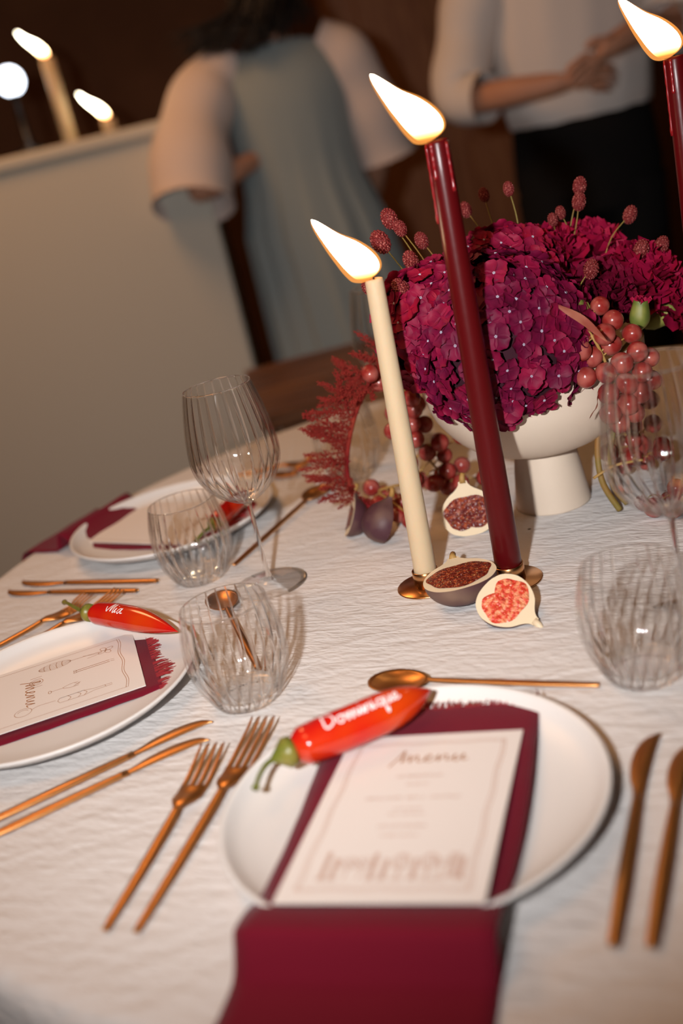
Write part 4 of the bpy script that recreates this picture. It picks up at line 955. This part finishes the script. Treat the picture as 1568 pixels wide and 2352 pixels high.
# person in the grey-blue dress, seen from behind
PA = (.125, 3.47)
pa = thing('person', 'person with long dark hair in a grey-blue dress and blush sleeves', 'person', (PA[0], PA[1], 0))
N = {'pel': ((0, 0, .93), (.14, .10)), 'wa': ((0, 0, 1.08), (.11, .085)), 'ch': ((0, 0, 1.27), (.13, .095)), 'nb': ((0, 0, 1.41), (.07, .06)), 'nk': ((0, -.005, 1.49), .05), 'hd0': ((0, .0, 1.56), (.068, .075)), 'hd1': ((0, .01, 1.65), (.078, .092)), 'hd2': ((0, .01, 1.71), (.05, .06)), 'nose': ((0, .105, 1.60), .012)}
Ed = [('pel', 'wa'), ('wa', 'ch'), ('ch', 'nb'), ('nb', 'nk'), ('nk', 'hd0'), ('hd0', 'hd1'), ('hd1', 'hd2'), ('hd0', 'nose')]
armA = {-1: [(-.165, 0, 1.37), (-.27, -.13, 1.22), (-.315, -.215, 1.09), (-.18, -.140, 1.135), (-.09, -.02, 1.15)], 1: [(.165, 0, 1.37), (.225, .03, 1.22), (.245, .05, 1.08), (.21, .16, .96), (.18, .22, .92)]}
for s in (-1, 1):
    prev = 'ch'
    for j, (p, r) in enumerate(zip(armA[s], (.055, .046, .040, .034, .026))): k = f'a{s}{j}'; N[k] = (p, r); Ed.append((prev, k)); prev = k
    hand(N, Ed, prev, f'h{s}', (.5 if s < 0 else .1, .9, .1 if s < 0 else -.3), (0, .3, 1), (-s, 0, 0), .95)
    prev = 'pel'
    for j, (p, r) in enumerate((((.09 * s, 0, .84), .085), ((.095 * s, 0, .50), .055), ((.095 * s, 0, .28), .048), ((.095 * s, -.005, .09), .034), ((.095 * s, .05, .035), .033), ((.095 * s, .13, .028), .026))): k = f'l{s}{j}'; N[k] = (p, r); Ed.append((prev, k)); prev = k
ob('body', skin_body('person_body', N, Ed, 'pel'), 'skin', pa)
ob('dress', mesh('dress', *loft([((0, 0, 1.44), .09, .08), ((0, 0, 1.42), .15, .10), ((0, 0, 1.34), .185, .125), ((0, 0, 1.25), .185, .135), ((0, 0, 1.13), .175, .13), ((0, 0, 1.04), .18, .135), ((.005, 0, .92), .21, .165), ((.02, 0, .75), .222, .20), ((.04, 0, .5), .238, .23), ((.055, 0, .25), .25, .245), ((.06, 0, .06), .258, .255)], 144, lambda a, t: 1 + (.075 * max(0, t - .35) / .65) * (sin(19 * a + 2 * sin(2 * a)) + .5 * sin(31 * a + 1)) + .012 * sin(9 * a) * t)), 'dress', pa)
def sleeve(P, rads, seed, n=28):
    Q = smoothline(P, 8); m_ = len(Q); return tube(Q, lambda t: (lambda i: rads[i] + (rads[min(i + 1, len(rads) - 1)] - rads[i]) * (t * (len(rads) - 1) - i))(min(len(rads) - 1, int(t * (len(rads) - 1)))) * (1 + .05 * sin(17 * t + seed)), n, None, False)
ob('sleeve', mesh('sleeve', *sleeve([(-.12, 0, 1.42), (-.21, -.03, 1.36), (-.29, -.13, 1.23), (-.325, -.23, 1.065)], [.065, .085, .100, .112, .122], 1)), 'blouse', pa)
ob('sleeve', mesh('sleeve', *sleeve([(.12, 0, 1.42), (.19, 0, 1.36), (.235, .02, 1.22), (.262, .04, 1.06)], [.062, .078, .086, .09, .095], 2)), 'blouse', pa)
rnd = random.Random(21); b = B()
V, F = uvs(1, 20, 14); b.add([(v[0] * .098, v[1] * .112 - .012, v[2] * .12 + 1.655) for v in V if True], F)
for i in range(420):
    a = rnd.uniform(-.25, pi + .25) + pi; x = cos(a) * rnd.uniform(.03, .097); y = sin(a) * rnd.uniform(.06, .112) - .012; zl = rnd.uniform(1.41, 1.48) + .05 * abs(x) / .1
    P = [(x * .7, y * .8, 1.72), (x * 1.03, y * 1.03, 1.64), (x * 1.15, y * 1.05 - .012, 1.55), (x * (2.0 + rnd.uniform(-.2, .5)) - .08, y - .04 + rnd.uniform(-.02, .02), zl)]
    b.add(*tube(smoothline(P, 4), lambda t: .006 * (1 - .85 * t) + .0004, 5))
ob('hair', b.me('hair'), 'hair', pa)
for s in (-1, 1): ob('shoe', mesh('shoe', *uvs(1, 16, 10, Matrix.Translation((.095 * s, .05, .035)) @ Matrix.Diagonal((.045, .12, .035, 1)))), 'shoe', pa)

# person in white shirt and dark trousers, hands together at the waist
PB = (.93, 3.30)
pb = thing('person', 'person in white shirt and black trousers with hands together at the waist', 'person', (PB[0], PB[1], 0))
N = {'pel': ((0, 0, .97), (.15, .11)), 'wa': ((0, 0, 1.12), (.135, .10)), 'ch': ((0, 0, 1.34), (.16, .115)), 'nb': ((0, 0, 1.50), (.08, .07)), 'nk': ((0, -.01, 1.58), .056), 'hd0': ((0, -.02, 1.66), (.072, .08)), 'hd1': ((0, -.015, 1.76), (.082, .098)), 'hd2': ((0, -.01, 1.82), (.055, .065)), 'nose': ((0, -.125, 1.70), .013)}
Ed = [('pel', 'wa'), ('wa', 'ch'), ('ch', 'nb'), ('nb', 'nk'), ('nk', 'hd0'), ('hd0', 'hd1'), ('hd1', 'hd2'), ('hd0', 'nose')]
armB = {-1: [(-.20, 0, 1.46), (-.295, -.02, 1.30), (-.335, -.07, 1.165), (-.22, -.22, 1.165), (-.125, -.265, 1.160)], 1: [(.20, 0, 1.46), (.27, -.03, 1.33), (.275, -.10, 1.21), (.13, -.23, 1.245), (.040, -.275, 1.225)]}
for s in (-1, 1):
    prev = 'ch'
    for j, (p, r) in enumerate(zip(armB[s], (.062, .052, .046, .040, .031))): k = f'a{s}{j}'; N[k] = (p, r); Ed.append((prev, k)); prev = k
    hand(N, Ed, prev, f'h{s}', (1, -.10, -.06) if s < 0 else (-1, -.25, -.45), (.1, -.2, 1), (0, .85, -.4) if s < 0 else (0, .85, -.5), 1.05, .5)
    prev = 'pel'
    for j, (p, r) in enumerate((((.10 * s, 0, .87), .09), ((.105 * s, 0, .50), .06), ((.105 * s, .01, .28), .05), ((.105 * s, .01, .09), .036), ((.105 * s, -.05, .035), .035), ((.105 * s, -.14, .028), .028))): k = f'l{s}{j}'; N[k] = (p, r); Ed.append((prev, k)); prev = k
ob('body', skin_body('person_body', N, Ed, 'pel'), 'skin', pb)
b = B(); b.add(*loft([((0, 0, 1.545), .075, .075), ((0, 0, 1.53), .12, .095), ((0, 0, 1.49), .19, .12), ((0, 0, 1.40), .225, .15), ((0, 0, 1.28), .225, .155), ((0, 0, 1.18), .22, .15), ((0, 0, 1.10), .212, .148), ((0, 0, 1.065), .205, .145), ((0, 0, 1.03), .18, .13)], 96, lambda a, t: 1 + (1 - .85 * t) * (.02 * sin(13 * a + 5 * t) + .015 * sin(7 * a - 9 * t))))
ob('shirt', b.me('shirt'), 'shirt', pb)
ob('sleeve', mesh('sleeve', *sleeve([(-.15, 0, 1.49), (-.24, -.01, 1.42), (-.295, -.02, 1.30), (-.335, -.07, 1.185), (-.285, -.14, 1.165)], [.085, .09, .085, .078, .066], 3)), 'shirt', pb)
ob('sleeve', mesh('sleeve', *sleeve([(.15, 0, 1.49), (.235, -.01, 1.43), (.27, -.03, 1.33), (.275, -.10, 1.225), (.20, -.17, 1.23)], [.085, .09, .085, .078, .066], 4)), 'shirt', pb)
b = B(); b.add(*loft([((0, 0, 1.075), .198, .138), ((0, 0, 1.0), .205, .15), ((0, 0, .90), .215, .155), ((0, 0, .80), .20, .15)], 48))
for s in (-1, 1): b.add(*loft([((.10 * s, 0, .86), .115, .14), ((.105 * s, 0, .70), .105, .12), ((.105 * s, 0, .45), .088, .10), ((.105 * s, .005, .20), .078, .09), ((.105 * s, .005, .05), .075, .09)], 32))
ob('trousers', b.me('trousers'), 'black', pb)
b = B(); V, F = uvs(1, 20, 14); b.add([(v[0] * .098, v[1] * .112 + .012, v[2] * .11 + 1.78) for v in V], F)
ob('hair', b.me('hair'), 'hair', pb)
for s in (-1, 1):
    ob('eye', mesh('eye', *uvs(.009, 10, 8, Matrix.Translation((.032 * s, -.108, 1.735)))), 'eye', pb)
    ob('shoe', mesh('shoe', *uvs(1, 16, 10, Matrix.Translation((.105 * s, -.05, .04)) @ Matrix.Diagonal((.05, .14, .04, 1)))), 'shoe', pb)
